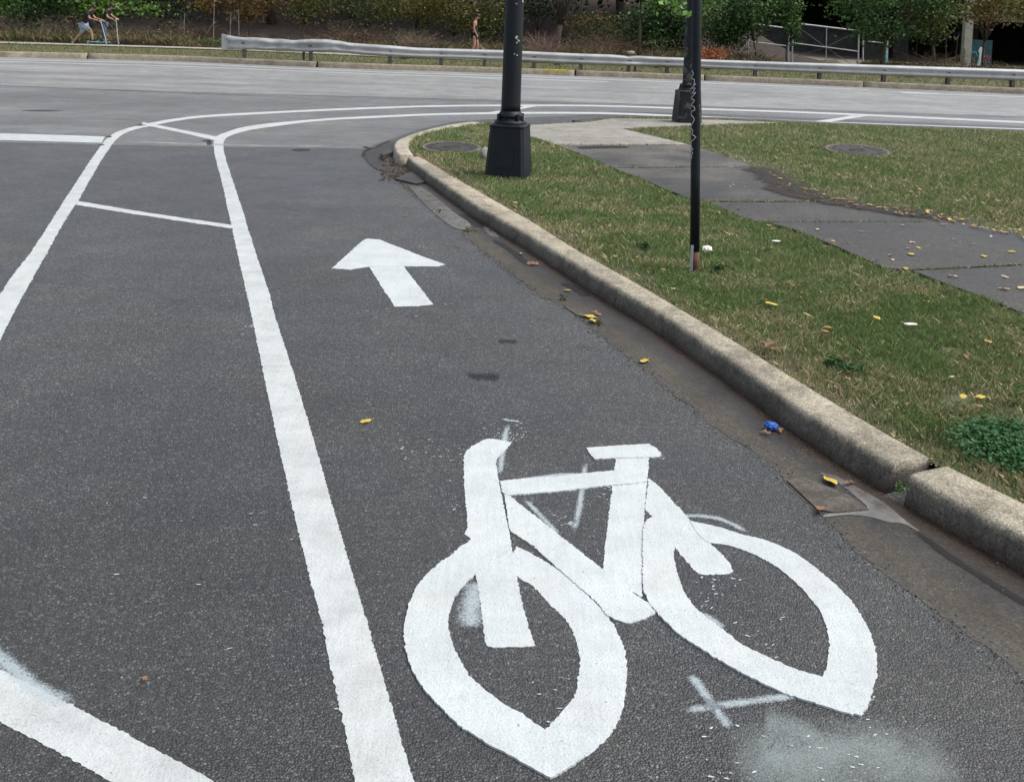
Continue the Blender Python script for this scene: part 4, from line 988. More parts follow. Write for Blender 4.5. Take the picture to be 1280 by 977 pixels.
named = [
 (738, 396, .008, .085, 'yellow', 'oval', 'largest bright yellow leaf of the trio at the gutter edge'), (742, 401, .012, .08, 'yellow', 'oval', 'yellow leaf lying lowest in the trio at the gutter edge'),
 (745, 392, .010, .07, 'orange', 'curled', 'brown-orange curled leaf above the yellow trio in the gutter'), (805.5, 451.5, .006, .075, 'yellow', 'oval', 'single yellow leaf at the asphalt edge above the blue wrapper'),
 (709, 363, .008, .05, 'yellow', 'oval', 'small yellow leaf in the middle of the gutter'), (666, 330, .010, .085, 'orange', 'lobed', 'brown-orange lobed leaf in the gutter near the arrow'),
 (651, 317, .01, .045, 'pale', 'oval', 'pale narrow leaf in the dark silt'), (1038, 601, .010, .075, 'yellow', 'oval', 'yellow leaf at the head of the shining puddle'),
 (1062, 604, .010, .05, 'brown', 'curled', 'small brown leaf floating on the shining puddle'), (1026, 636, .016, .05, 'orange', 'lobed', 'orange-brown leaf at the corner of the rough concrete patch'),
 (457, 527, .003, .05, 'yellow', 'oval', 'small yellow leaf alone on the asphalt left of the bicycle symbol'), (181, 848, .003, .022, 'orange', 'oval', 'tiny orange leaf on the asphalt above the lower left bar'),
 (976, 538, .010, .04, 'orange', 'curled', 'small tan leaf touching the blue wrapper'), (957, 541, .010, .05, 'orange', 'curled', 'tan leaf under the blue wrapper'),
 (506, 270, .003, .05, 'orange', 'curled', 'small reddish leaf on the asphalt above the arrow'), (596, 287, .010, .06, 'brown', 'curled', 'dark brown leaf in the water film beside the kerb'),
 (963, 432, ZG, .11, 'brown', 'curled', 'large dark curled leaf at the kerb edge of the strip lawn'), (973, 437, ZG, .08, 'brown', 'lobed', 'dark lobed leaf beside the large curled one at the kerb edge'), (955, 430, ZG, .07, 'brown', 'curled', 'small dark leaf left of the large curled one at the kerb edge'),
 (1204, 496, ZG+.01, .055, 'yellow', 'oval', 'bright yellow upright leaf in the strip lawn above the clover'), (1226, 496.5, ZG, .05, 'yellow', 'oval', 'yellow leaf just right of the upright yellow one above the clover'),
 (1158, 377, ZG, .05, 'yellow', 'oval', 'bright yellow leaf in grass near the footpath edge'), (1096, 397.5, ZG, .05, 'yellow', 'oval', 'yellow leaf in the strip lawn left of the pale paper scrap'),
 (964, 380, ZG, .07, 'yellow', 'oval', 'yellow leaf in the strip lawn right of the pole'), (1009, 393.5, ZG, .05, 'gold', 'oval', 'golden leaf in the middle of the strip lawn'), (1235, 427, ZG, .06, 'gold', 'oval', 'golden leaf near the right rim of the strip lawn'),
 (1255, 361, ZS+.006, .07, 'yellow', 'oval', 'round bright yellow leaf on the last footpath slab'), (1277, 360, ZS+.006, .07, 'pale', 'oval', 'pale green leaf on the last footpath slab'), (1230, 320.5, ZS+.006, .07, 'yellow', 'oval', 'round yellow leaf on the large slab near its joint'),
 (1139, 318, ZS+.006, .08, 'yellow', 'oval', 'folded yellow leaf in the middle of the large slab'), (1132, 336, ZS+.006, .06, 'yellow', 'oval', 'yellow leaf at the left corner of the large slab'), (1188, 345, ZS+.006, .06, 'orange', 'curled', 'brownish leaf on the last slab below the joint'),
 (1140, 303.5, ZS+.006, .05, 'pale', 'curled', 'pale curled leaf in the upper part of the large slab'), (1022, 287, ZS+.006, .06, 'pale', 'oval', 'pale leaf at the left rim of the large slab'), (1256, 346, ZS+.006, .05, 'pale', 'oval', 'pale small leaf above the round yellow leaf on the last slab'),
 (1264, 315, ZS+.006, .06, 'yellow', 'lobed', 'yellow-green leaf near the right rim of the large slab'), (1148, 310, ZS+.006, .04, 'yellow', 'oval', 'small yellow leaf above the folded yellow one on the large slab'),
 (1208, 446, ZG, .05, 'orange', 'curled', 'reddish leaf in the strip lawn near the right edge'), (880, 316, ZG, .045, 'gold', 'curled', 'golden leaf under the white tissue'), (686, 284, ZG, .05, 'yellow', 'oval', 'yellow leaf in the strip lawn close to the kerb bend'),
 (770, 321, ZG, .04, 'yellow', 'oval', 'small yellow leaf in the strip lawn left of the weed'), (797, 321.5, ZG, .035, 'yellow', 'oval', 'small yellow leaf in the strip lawn under the weed'),
]
for (x, y, z, s, cn, kd, lb) in named: leaf(x, y, z, s, cn, kd, lb)
GE = 'leaves drifted along the lawn edge of the footpath'
edge = [(930, 200), (955, 212), (978, 226), (1010, 240), (1050, 247), (1078, 255), (1137, 265), (1197, 274.5), (1241, 283), (1285, 296)]
ew = [(e[0], e[1]) for e in resample([Vector((x, y, 0)) for x, y in edge], 200)]
for k in range(95):
    e = ew[min(199, int(random.random()**.75*200))]
    leaf(e[0]+random.gauss(0, 8), e[1]+random.gauss(1.0, 3.2), ZS+.01+random.uniform(0, .01), random.uniform(.030, .075), random.choice(['gold', 'yellow', 'orange', 'brown', 'gold', 'pale']), random.choice(['oval', 'curled', 'lobed']), 'small fallen leaf in the drift along the muddy edge of the footpath', GE)
GL = 'leaves scattered over the right-hand lawn'
for k in range(85):
    x = random.uniform(960, 1285); y = random.uniform(168, 212+(x-940)*.20)
    if y < 165+ (x-1000)*.02: continue
    leaf(x, y, ZG+.004, random.uniform(.03, .065), random.choice(['yellow', 'gold', 'pale', 'gold', 'orange', 'brown']), random.choice(['oval', 'curled']), 'small yellowish leaf scattered on the lawn behind the footpath', GL)
GP = 'small pale leaves on the footpath slabs'
for k in range(22):
    x = random.uniform(890, 1270); t = (x-890)/380
    y = random.uniform(262+t*28, 272+t*95) if x > 960 else random.uniform(225, 262)
    leaf(x, y, ZS+.006, random.uniform(.03, .05), random.choice(['pale', 'yellow', 'pale', 'brown']), 'oval', 'small pale leaf on the dark footpath slabs', GP)
GS = 'brown leaf scraps in the strip lawn'
for k in range(26):
    t = random.random(); x = 640+t*600; y0 = 262+(x-640)*.60; y1 = 235+(x-640)*.28
    leaf(x, random.uniform(y1+12, y0-4), ZG, random.uniform(.03, .05), random.choice(['brown', 'pale', 'brown', 'gold']), random.choice(['oval', 'curled']), 'small dry leaf scrap in the strip lawn by the kerb', GS)

# ================================================================== the far side of the cross street
ZV = .19
FKv = [Vector(p) for p in FKw]
fin = []
for i, p in enumerate(FKv):
    t = (FKv[min(i+1, len(FKv)-1)]-FKv[max(i-1, 0)]).normalized(); nrm = Vector((-t.y, t.x, 0)); nrm = nrm if nrm.y > 0 else -nrm
    fin.append(Vector((p.x, p.y, 0))+nrm*.17)
def far_prof(wd, z): return [(0, -.03), (0, .01), (.012, z*.5), (.02, z*.9), (.035, z), (max(.13, wd-.01), z), (max(.135, wd), z-.01), (wd+.003, -.02)]
def ix_far(px):
    best = None
    for i, p in enumerate(fkr):
        d = p - CAM; s = d.dot(F_); x = CX+FPX*d.dot(RR)/s
        if best is None or abs(x-px) < best[0]: best = (abs(x-px), i)
    return best[1]
fkr = resample(FKv, 500); fir = resample(fin, 500)
joints = [0, ix_far(113), ix_far(393), ix_far(718), ix_far(883), ix_far(1085), 499]
for k, (a, b) in enumerate(zip(joints, joints[1:])):
    o = profile_sweep('far_kerb', (fkr[a:b]+[fkr[b-1].lerp(fkr[b], .75)]) if b < 499 else fkr[a:], (fir[a:b]+[fir[b-1].lerp(fir[b], .75)]) if b < 499 else fir[a:], .175, M['farkerb'], far_prof)
    tag(o, 'brown stained kerb on the far side of the cross street', kind='structure')
def fkD(X):
    for a, b in zip(fkr, fkr[1:]):
        if a.x <= X <= b.x: return a.y+(b.y-a.y)*(X-a.x)/(b.x-a.x)
    return 31.0
# yellow paint on the kerb
M['yellowpaint'] = simple('old_yellow_paint', (.42, .34, .06), .8, 0, .4, 14)
a, b = ix_far(676), ix_far(706)
bm = bmesh.new(); pr = None
for i in range(a, b+1):
    p = fkr[i]; d = (fir[i]-fkr[i]).normalized()
    r_ = [bm.verts.new((p+d*s).to_tuple()[:2]+(z,)) for s, z in ((.012, .10), (.018, .168), (.036, .180), (.13, .180))]
    if pr:
        for k in range(3): bm.faces.new((pr[k], r_[k], r_[k+1], pr[k+1]))
    pr = r_
tag(obj('kerb_paint', bm, M['yellowpaint']), 'faded yellow paint on the far kerb right of the large lamp post', 'paint')
# verge, far path, ground beyond
def verge_mat():
    a = NT('far_verge'); n = a.noise(1.1, 6, .7); f = a.noise(14, 4, .7)
    c = a.mix(f, a.ramp(n, [(.3, (.085, .095, .035)), (.55, (.14, .135, .055)), (.75, (.12, .09, .05))]), (.07, .075, .03))
    a.col(c); a.rough(.95); a.bump(f, 1.0, .03); return a.m
M['verge'] = verge_mat()
sheet('far_verge', [(p.x, p.y-.01, ZV-.02) for p in fir] + [(80, 75, ZV-.02), (-80, 75, ZV-.02)], M['verge']); tag(bpy.data.objects['far_verge'], kind='structure')
pw = [P(x, y, ZV+.01) for x, y in [(-160, 49.5), (0, 54.0), (110, 57.0), (275, 62.0), (440, 69), (620, 76)]]
pw = [pw[0]+Vector((-25, 0, 0))]+pw+[pw[-1]+Vector((45, .6, 0))]
pw = resample(catmull([tuple(p) for p in pw], 5), 60)
sheet('far_path', [(p.x, p.y, ZV+.012) for p in pw]+[(p.x, p.y+1.5, ZV+.014) for p in reversed(pw)], M['farwalk']); tag(bpy.data.objects['far_path'], 'pale concrete footpath beyond the guardrail', kind='structure')
bm = bmesh.new()
for px in (174, 228, 60, 300):
    q = GX(px, 37.6, ZV); box(bm, (q.x, pw[0].y*0+38.0, ZV+.017), (.03, 1.6, .004))
# grass blades on the verge (only what the photo shows)
n = 16000; X = rng.uniform(-19, 20, n); Y = rng.uniform(30.2, 37, n); ky = np.array([fkD(x) for x in np.linspace(-19, 20, 80)])
kk = Y > np.interp(X, np.linspace(-19, 20, 80), ky)+.24; X = X[kk]; Y = Y[kk]; n = len(X)
f = fbm(X, Y, .9, 4); r1 = rng.uniform(0, 1, n)
colr = np.where((r1 < f*.8)[:, None], np.array([.26, .23, .12]), np.array([.12, .145, .05]))*rng.uniform(.7, 1.3, (n, 1))
tag(blades('verge_grass', X, Y, np.full(n, ZV-.02, np.float32), rng.uniform(.03, .09, n), rng.uniform(.010, .022, n), colr, M['grass'], .7), 'short yellowish grass on the verge under the guardrail', 'grass', kind='stuff')

# hillside added behind the far path, its dark colour painting in shade behind shrubs
bm = bmesh.new(); nx, ny = 90, 16; gv = []
for i in range(nx+1):
    x = -60+76*i/nx; row = []
    for j in range(ny+1):
        t = j/ny; y = 42.5+t*26
        e = 1 if x < 10 else max(0, 1-(x-10)/5)
        z = ZV-.03 + e*(5.5*(1-math.cos(min(1, t*1.15)*math.pi))/2*1.0 + .35*noise.noise(Vector((x*.5, y*.5, 0)))*min(1, t*6))
        row.append(bm.verts.new((x, y, z)))
    gv.append(row)
for i in range(nx):
    for j in range(ny): bm.faces.new((gv[i][j], gv[i+1][j], gv[i+1][j+1], gv[i][j+1]))
M['shadedbank'] = simple('shaded_bank_soil', (.040, .027, .018), .95, 0, .5, 3, 1.0, 20)
tag(obj('shade_bank', bm, M['shadedbank'], None, True), kind='structure')
def hillz(x, y):
    t = min(1, max(0, (y-42.5)/26)); e = 1 if x < 10 else max(0, 1-(x-10)/5)
    return ZV-.03+e*5.5*(1-math.cos(min(1, t*1.15)*math.pi))/2

# ------------------------------------------------------------------ guardrail
rail = empty('guardrail', (0, 0, 0)); tag(rail, 'long galvanised guardrail with a crumpled left end along the far kerb', 'guardrail')
topl = [(277.5, 43.5), (283, 43.6), (295, 46.4), (305, 47.2), (320, 47.2), (345, 49), (370, 50.4), (390, 49.4), (408, 49.8), (420, 50.6), (440, 54.3), (460, 55.6), (485, 57), (520, 60), (590, 62), (627, 63), (715, 67), (765, 68.7), (785, 70.4), (800, 70.2), (820, 71.4), (860, 72.8), (880, 74.7), (980, 78), (1080, 81.0), (1180, 84.2), (1280, 87.3), (1440, 92)]
botl = [(277.5, 62.2), (283, 62.2), (295, 62), (305, 62), (320, 62.2), (345, 63.9), (370, 64.5), (390, 65.4), (408, 65.4), (420, 65.3), (440, 67.2), (460, 69), (485, 70.6), (520, 72.2), (590, 74.2), (627, 75.8), (715, 80), (765, 81.6), (785, 82.6), (800, 82.6), (820, 83.0), (860, 83.9), (880, 85), (980, 89.5), (1080, 93.6), (1180, 97.4), (1280, 101), (1440, 106)]
def railD(px):
    q = GX(px, 31.0); return fkD(q.x)+.42
rings = []; bm = bmesh.new()
TP = resample([Vector((x, y, 0)) for x, y in topl], 420); 
bx_ = [p[0] for p in botl]; by_ = [p[1] for p in botl]
WB = [(.025, 0), (.0, .04), (-.062, .16), (-.075, .24), (-.06, .33), (.0, .45), (.008, .5), (.0, .55), (-.06, .67), (-.075, .76), (-.062, .84), (.0, .96), (.025, 1)]
for p in TP:
    D = railD(p.x); T = PD(p.x, p.y, D); B = PD(p.x, float(np.interp(p.x, bx_, by_)), D)
    dent = max(0, min(1, (500-p.x)/120)); ring = []
    flare = max(0, (292-p.x)/15)
    for k, (dd, s) in enumerate(WB):
        z = T.z+(B.z-T.z)*s; nx_ = noise.noise(Vector((T.x*1.7, s*2.2, 3)))*.11*dent+noise.noise(Vector((T.x*5, s*4, 7)))*.04*dent
        dz = noise.noise(Vector((T.x*3, s*3, 12)))*.02*dent
        if 775 < p.x < 812: nx_ += .05*math.exp(-((p.x-791)/8)**2)*math.sin(s*6)
        ring.append(bm.verts.new((T.x, D-.0+dd*(1-.5*min(1, flare))+nx_+.10*flare, z+dz)))
    rings.append(ring)
for a, b in zip(rings, rings[1:]):
    for k in range(len(WB)-1): bm.faces.new((a[k], b[k], b[k+1], a[k+1]))
def galv_rail():
    a = NT('rail_steel'); n = a.noise(2.2, 6, .7); m = a.noise(18, 5, .7)
    c = a.mix(a.ramp(n, [(.35, 0.0), (.7, 1.0)]), (.52, .53, .53), (.36, .36, .355)); c = a.mix(a.ramp(m, [(.62, 0.0), (.72, .7)]), c, (.20, .16, .13))
    a.col(c); a.b.inputs['Metallic'].default_value = .35; a.rough(.45); return a.m
M['rail'] = galv_rail()
o = obj('beam', bm, M['rail'], rail, True)
sol = o.modifiers.new('thick', 'SOLIDIFY'); sol.thickness = .006
pi = 0
for px in [304.5, 387.8, 487.3, 551.5, 606, 668, 727, 787, 835, 868, 945.6, 1026.6, 1107, 1188, 1269, 1350]:
    D = railD(px); T = PD(px, float(np.interp(px, [p[0] for p in topl], [p[1] for p in topl])), D)
    bm = bmesh.new(); hgt = T.z-.06-(ZV-.1)
    x, y = T.x, D+.12
    box(bm, (x, y, ZV-.1+hgt/2), (.012, .14, hgt)); box(bm, (x, y-.07, ZV-.1+hgt/2), (.10, .012, hgt)); box(bm, (x, y+.07, ZV-.1+hgt/2), (.10, .012, hgt))
    po = obj('post', bm, M['galvdark'], rail)
    bm = bmesh.new(); box(bm, (x, y-.10, T.z-.17), (.13, .05, .26)); lathe_c = None
    box(bm, (x, D-.012, T.z-.16), (.035, .012, .035)); obj('spacer_block', bm, M['galvdark'], po)
bm = bmesh.new(); q = GX(379.5, railD(379.5)+.5); box(bm, (q.x, q.y, ZV+.2), (.07, .07, .5)); obj('old_post', bm, M['bark'], rail)
q = GX(793.5, railD(793)+.5); bm = bmesh.new(); box(bm, (q.x, q.y, ZV+.2), (.07, .07, .5)); obj('old_post', bm, M['bark'], rail)
bm = bmesh.new()   # end plate
T = PD(277.5, 43.2, railD(277)); box(bm, (T.x-.0, T.y+.08, T.z-.235), (.03, .16, .50)); box(bm, (T.x+.10, T.y-.005, T.z-.24), (.20, .012, .48)); obj('end_plate', bm, M['rail'], rail)
bm = bmesh.new(); q = PD(789, 66, railD(789)); bmesh.ops.create_icosphere(bm, subdivisions=2, radius=.07)
for v in bm.verts: v.co = Vector((v.co.x*2.0*(1+.4*noise.noise(v.co*20)), v.co.y, v.co.z*.8)) + Vector((q.x, q.y+.05, q.z))
tag(obj('rag', bm, M['farkerb']), 'pale crumpled rag caught on the kink of the guardrail', 'rag')

# ------------------------------------------------------------------ vegetation
GR = {'green': [(.062, .135, .032), (.10, .19, .045), (.036, .08, .024)], 'dark': [(.016, .040, .016), (.028, .062, .022), (.012, .028, .013)],
      'yellow': [(.16, .15, .03), (.10, .12, .03), (.22, .17, .04)], 'orange': [(.30, .13, .035), (.16, .13, .035), (.24, .18, .05)],
      'mixed': [(.09, .13, .03), (.05, .09, .025), (.19, .14, .04)], 'bright': [(.13, .24, .045), (.09, .18, .035), (.16, .27, .06)], 'rust': [(.34, .11, .045), (.24, .09, .04), (.42, .17, .08)]}
def crown(name, c, rx, ry, rz, n, size, pal, parent=None, clumps=26, low=-1.0, spread=.27):
    c = np.array(c); cl = rng.normal(0, 1, (clumps, 3)); cl /= np.linalg.norm(cl, axis=1)[:, None]; cl *= rng.uniform(.35, 1.0, (clumps, 1))**.6
    cl[:, 2] = np.maximum(cl[:, 2], low)
    w_ = rng.uniform(.4, 1.6, clumps); idx_ = rng.choice(clumps, n, p=w_/w_.sum())
    tone = rng.uniform(.65, 1.35, clumps); pali = rng.integers(0, len(pal), clumps)
    o_ = cl[idx_]+rng.normal(0, spread, (n, 3))*np.array([1, 1, .7])
    C = c+o_*np.array([rx, ry, rz])
    C = C.astype(np.float32); pa = np.array(pal)
    pi_ = np.where(rng.uniform(0, 1, n) < .7, pali[idx_], rng.integers(0, len(pal), n))
    col_ = pa[pi_]*tone[idx_][:, None]*rng.uniform(.55, 1.3, (n, 1))*.95
    k = C[:, 2] > .22; C = C[k]; col_ = col_[k]; n = len(C)
    return leaves_mesh(name, C, rng.uniform(size*.6, size*1.25, n), col_, M['leafy'], parent, .62, .35), [c+cl[i]*np.array([rx, ry, rz]) for i in range(min(clumps, 9))]
def limb_mesh(base, tips, r0, parent, name='trunk', mat='bark', fork=.45):
    bm = bmesh.new(); base = Vector(base)
    top = sum((Vector(t) for t in tips), Vector())/len(tips); mid = base.lerp(top, fork); mid += Vector((random.uniform(-.1, .1), random.uniform(-.1, .1), 0))
    tube(bm, [base-Vector((0, 0, .15)), base.lerp(mid, .5)+Vector((random.uniform(-.06, .06), 0, 0)), mid], [r0*1.25, r0, r0*.8], 9)
    for t in tips:
        t = Vector(t); m2 = mid.lerp(t, .5)+Vector((random.uniform(-.15, .15), random.uniform(-.15, .15), random.uniform(0, .2)))
        tube(bm, [mid, m2, t], [r0*.6, r0*.36, r0*.12], 6)
    return obj(name, bm, M[mat], parent, True)
def tree(nm, px, D, zc, rx, rz, n, size, pal, label, group, r0=.12, clumps=26, dx=0, z0=None, low=-1.0, cat='tree', mat='bark', spread=.27):
    g0 = GX(px, D, 0); zb = hillz(g0.x, D) if z0 is None else z0
    root = empty(nm, (g0.x, D, zb)); tag(root, label, cat, group)
    cr, tips = crown('crown', (dx, 0, zc-zb), rx, rx*.8, rz, n, size, GR[pal] if isinstance(pal, str) else pal, root, clumps, low, spread)
    limb_mesh((0, 0, 0), tips, r0, root, 'trunk' if cat == 'tree' else 'stem', mat)
    return root
GT = 'trees standing behind the far footpath'; GB = 'bushes along the far footpath'
def bush(px, D, zc, rx, rz, n, size, pal, label, clumps=16): return tree('bush', px, D, zc, rx, rz, n, size, pal, label, GB, .035, clumps, cat='bush', spread=.32)
bush(28, 43, 1.75, 1.7, 1.05, 2600, .17, 'green', 'broad-leaved green bush at the left edge of the photo')
bush(92, 43.4, 1.9, 1.5, .95, 2200, .17, ['green', 'bright'][0], 'green bush right behind the two scooter riders')
bush(150, 42.8, 2.0, 1.5, .85, 2300, .19, 'bright', 'bright green bush hanging over the footpath right of the riders')
bush(205, 44, 1.9, 1.3, 1.1, 2200, .14, 'dark', 'dark bush behind the bare patch left of the guardrail end')
bush(262, 42.8, 2.3, 1.0, .8, 1500, .13, 'orange', 'thin orange leafed bush above the guardrail end')
bush(312, 42.6, 2.2, 1.1, .9, 2100, .13, 'orange', 'orange and yellow bush behind the crumpled guardrail end')
bush(378, 42.8, 2.0, 1.35, 1.05, 2900, .13, 'yellow', 'rounded yellow-green bush behind the dented guardrail')
bush(455, 44, 2.2, 1.5, 1.1, 2300, .13, 'mixed', 'mixed green bush left of the walking person')
bush(520, 43.6, 2.2, 1.3, .95, 2300, .12, 'yellow', 'olive yellow bush just left of the walking person')
bush(565, 43.2, 2.0, 1.3, 1.15, 3000, .12, 'yellow', 'dense olive bush directly behind the walking person')
bush(618, 43, 1.7, .9, 1.1, 2200, .12, 'mixed', 'mottled bush between the walking person and the large lamp post')
bush(672, 44.5, 2.5, 1.3, .7, 2000, .12, 'dark', 'dark bush above the bare brambles')
bush(745, 43.4, 1.35, 1.3, .75, 1600, .11, ['mixed'][0], 'low ragged bush with pale leaves between lamp post and tree trunk')
bush(815, 42.4, 1.6, 1.05, 1.15, 2600, .17, 'green', 'large-leaved green bush right of the thin tree trunk')
bush(838, 43.2, 1.4, .95, 1.2, 1800, .16, 'dark', 'dark bush left of the second lamp post')
bush(900, 42.4, 1.9, 1.25, 1.15, 3200, .15, 'green', 'leafy green bush just right of the thin black pole')
bush(945, 41.6, 2.4, 1.15, .95, 2600, .15, 'green', 'green bush drooping over the left end of the gate')
bush(984, 41.2, 2.05, .42, 1.05, 900, .14, ['green', 'bright'][0], 'narrow green spray hanging in front of the gate post')
tree('bush', 891, 37.2, .62, .52, .36, 900, .10, 'rust', 'small rust-red dead bush behind the guardrail by the thin black pole', GB, .02, 8, cat='bush', z0=ZV, spread=.35)
tree('tree', 1100, 41.5, 2.75, 1.7, 1.25, 5200, .15, 'green', 'spreading green tree with drooping twigs right of the gate', GT, .09, 26, z0=ZV, low=-.9)
tree('tree', 1165, 42, 2.7, 1.15, 1.3, 3200, .14, [(.10, .16, .04), (.16, .20, .055), (.06, .11, .03)], 'yellowish green tree left of the pale pillar', GT, .08, 20, z0=ZV)
tree('tree', 1228, 42.6, 2.65, 1.15, 1.1, 2000, .13, [(.13, .15, .035), (.20, .16, .05), (.27, .14, .05)], 'orange and green tree in front of the painted wall', GT, .06, 20, z0=ZV)
tree('tree', 1290, 43.5, 2.9, .8, .75, 1200, .13, 'yellow', 'yellow leafed tree at the right edge of the photo', GT, .06, 12, z0=ZV)
# taller wood behind
big = [(-60, 49, 'dark', 'tall dark tree beyond the left edge of the footpath'), (40, 50, 'green', 'tall green tree above the scooter riders'), (150, 49, 'dark', 'tall dark tree above the gap right of the riders'), (245, 50.5, 'mixed', 'tall mixed tree above the guardrail end'),
       (340, 49, 'dark', 'tall dark tree above the orange bush'), (440, 50, 'green', 'tall green tree above the dented rail'), (530, 49, 'dark', 'tall dark tree left of the walking person'), (625, 50, 'mixed', 'tall tree above the large lamp post column'),
       (700, 47.5, 'dark', 'dark tree with a thick black trunk right of the large lamp post'), (775, 50, 'dark', 'tall dark tree above the thin trunk'), (860, 50, 'green', 'tall green tree behind the second lamp post')]
for px, D, pal, lb in big:
    tree('tree', px, D, 6.6, 3.4, 3.9, 3600, .34, pal, lb, GT, .20, 34)
tree('tree', 694, 43.2, 3.0, 1.5, .7, 2600, .10, 'dark', 'dark pine-like tree whose trunk rises behind the brambles', GT, .16, 18)
# thin trunked young tree by the second lamp post
g0 = GX(797, 38.9, ZV); root = empty('tree', (g0.x, 38.9, ZV)); tag(root, 'young tree with thin dark trunk and bright leaves left of the second lamp post', 'tree', GT)
cr, tips = crown('crown', (1.3, -.3, 3.35), 1.25, .9, .95, 1900, .16, GR['bright'], root, 18)
bm = bmesh.new(); tube(bm, [(0, 0, -.1), (.03, 0, 1.2), (.02, 0, 2.6), (.3, 0, 3.4)], [.075, .065, .06, .04], 10)
for t in tips: tube(bm, [(.1, 0, 2.8), tuple((Vector((.1, 0, 2.8))+Vector(t))/2+Vector((0, 0, .2))), tuple(t)], [.035, .02, .008], 6)
obj('trunk', bm, M['bark'], root, True)
# near twig with large leaves reaching in at the top edge
g0 = PD(847, -52, 13.0)
root = empty('tree_branch', g0); tag(root, 'bright green leafy twig hanging in at the top beside the thin black pole', 'branch')
pts = [(0, 0, 0), (-.03, 0, -.28), (.02, 0, -.5), (-.10, 0, -.62)]
bm = bmesh.new(); tube(bm, [(.9, .4, 1.6), (.4, .2, .9)]+pts, [.03, .02, .012, .009, .006, .003], 7); tube(bm, [(-.02, 0, -.35), (-.16, -.05, -.56)], .004, 6); tube(bm, [(.0, 0, -.3), (.14, .05, -.5)], .004, 6); obj('twig', bm, M['bark'], root)
k = 90; C = np.stack([rng.normal(-.02, .16, k), rng.normal(0, .10, k), rng.uniform(-.72, .1, k)], 1)
leaves_mesh('foliage', C, rng.uniform(.07, .12, k), np.array([.16, .32, .055])*rng.uniform(.7, 1.3, (k, 1)), M['leafy'], root, .75, .3)
# pale and bare saplings
GSP = 'bare saplings and brambles behind the far footpath'
def sapling(px, D, h, lean, label, mat='palebark', r=.02, tw=5):
    g = GX(px, D, ZV); root = empty('sapling', g); tag(root, label, 'sapling', GSP); bm = bmesh.new()
    tube(bm, [(0, 0, -.05), (lean*.5, 0, h*.5), (lean, 0, h)], [r, r*.8, r*.45], 7); obj('trunk', bm, M[mat], root)
    for k in range(tw):
        z = random.uniform(.3, .95)*h; s = random.choice((-1, 1)); bm = bmesh.new()
        tube(bm, [(lean*z/h, 0, z), (lean*z/h+s*random.uniform(.1, .3), random.uniform(-.1, .1), z+random.uniform(.1, .35))], [r*.35, r*.12], 5); obj('twig', bm, M[mat], root)
sapling(266.5, 40.5, 2.2, .02, 'upright pale sapling just left of the guardrail end')
sapling(248, 40.5, 1.0, .62, 'slanting pale stick leaning on the upright sapling', tw=1)
sapling(230, 41.4, 1.3, .0, 'short pale sapling above the bare brown patch')
sapling(287, 41.0, 1.4, .03, 'thin sapling among the orange bush stems')
sapling(299, 41.2, 1.5, -.05, 'leaning thin sapling right of the guardrail end')
sapling(50, 40.6, .7, .12, 'short forked dead stick in the weeds left of the riders', tw=3)
sapling(1142, 42, 1.4, .1, 'bare grey sapling under the green tree', 'bark')
sapling(1182, 41.5, 1.5, -.08, 'forked bare sapling left of the pale pillar', 'bark')
sapling(1192, 41.8, 1.6, .10, 'bare sapling leaning against the pale pillar', 'bark')
def bramble(px, D, w_, h, k, label, colr=(.16, .10, .075)):
    g = GX(px, D, ZV); root = g; bm = bmesh.new()
    for _ in range(k):
        x = random.uniform(-w_, w_)*.35; a = random.uniform(-1, 1)*w_; y = random.uniform(-.4, .4); hh = h*random.uniform(.5, 1.1)
        tube(bm, [(g.x+x, g.y+y, ZV-.05), (g.x+x+a*.35, g.y+y, ZV+hh*.6), (g.x+x+a, g.y+y+random.uniform(-.2, .2), ZV+hh*random.uniform(.7, 1.1))], [.008, .006, .003], 4, False)
    nm = 'bramble_stem%d' % int(colr[0]*100)
    if nm not in M: M[nm] = simple(nm, colr, .9, 0, .4, 3)
    tag(obj('bramble', bm, M[nm]), label, 'bramble', GSP)
bramble(680, 39.4, 1.0, 1.1, 130, 'wide bare pinkish bramble right of the large lamp post', (.20, .13, .11))
bramble(520, 39.3, .9, 1.0, 150, 'tall bare tan bramble left of the walking person', (.17, .13, .09))
bramble(505, 35.2, .35, .30, 60, 'small dark twiggy clump below the guardrail beside a post', (.08, .06, .045))
bramble(697, 34.8, .25, .28, 50, 'twiggy stump below the guardrail right of the large lamp post', (.12, .09, .07))
bramble(822, 35.2, .35, .25, 60, 'low twigs below the guardrail left of the second lamp post', (.09, .07, .05))
bramble(884, 35.2, .22, .3, 60, 'dark stump of twigs below the guardrail right of the thin black pole', (.05, .04, .03))
bramble(1135, 35.0, .22, .35, 60, 'dark twig stump below the guardrail under the green tree', (.05, .04, .035))
bramble(1255, 35.6, .4, .3, 50, 'reddish twigs below the right end of the guardrail', (.16, .09, .07))
bramble(250, 42.2, 1.5, 1.0, 160, 'brown bramble thicket left of the guardrail end', (.13, .075, .055))
bramble(440, 42.4, 1.6, 1.1, 150, 'brown bramble thicket behind the dented guardrail', (.13, .085, .06))
bramble(770, 41.5, 1.4, 1.0, 150, 'reddish bramble thicket between lamp post and thin trunk', (.15, .08, .06))
bramble(1160, 41.8, 1.5, .8, 110, 'brown bramble under the green tree right of the gate', (.14, .10, .07))
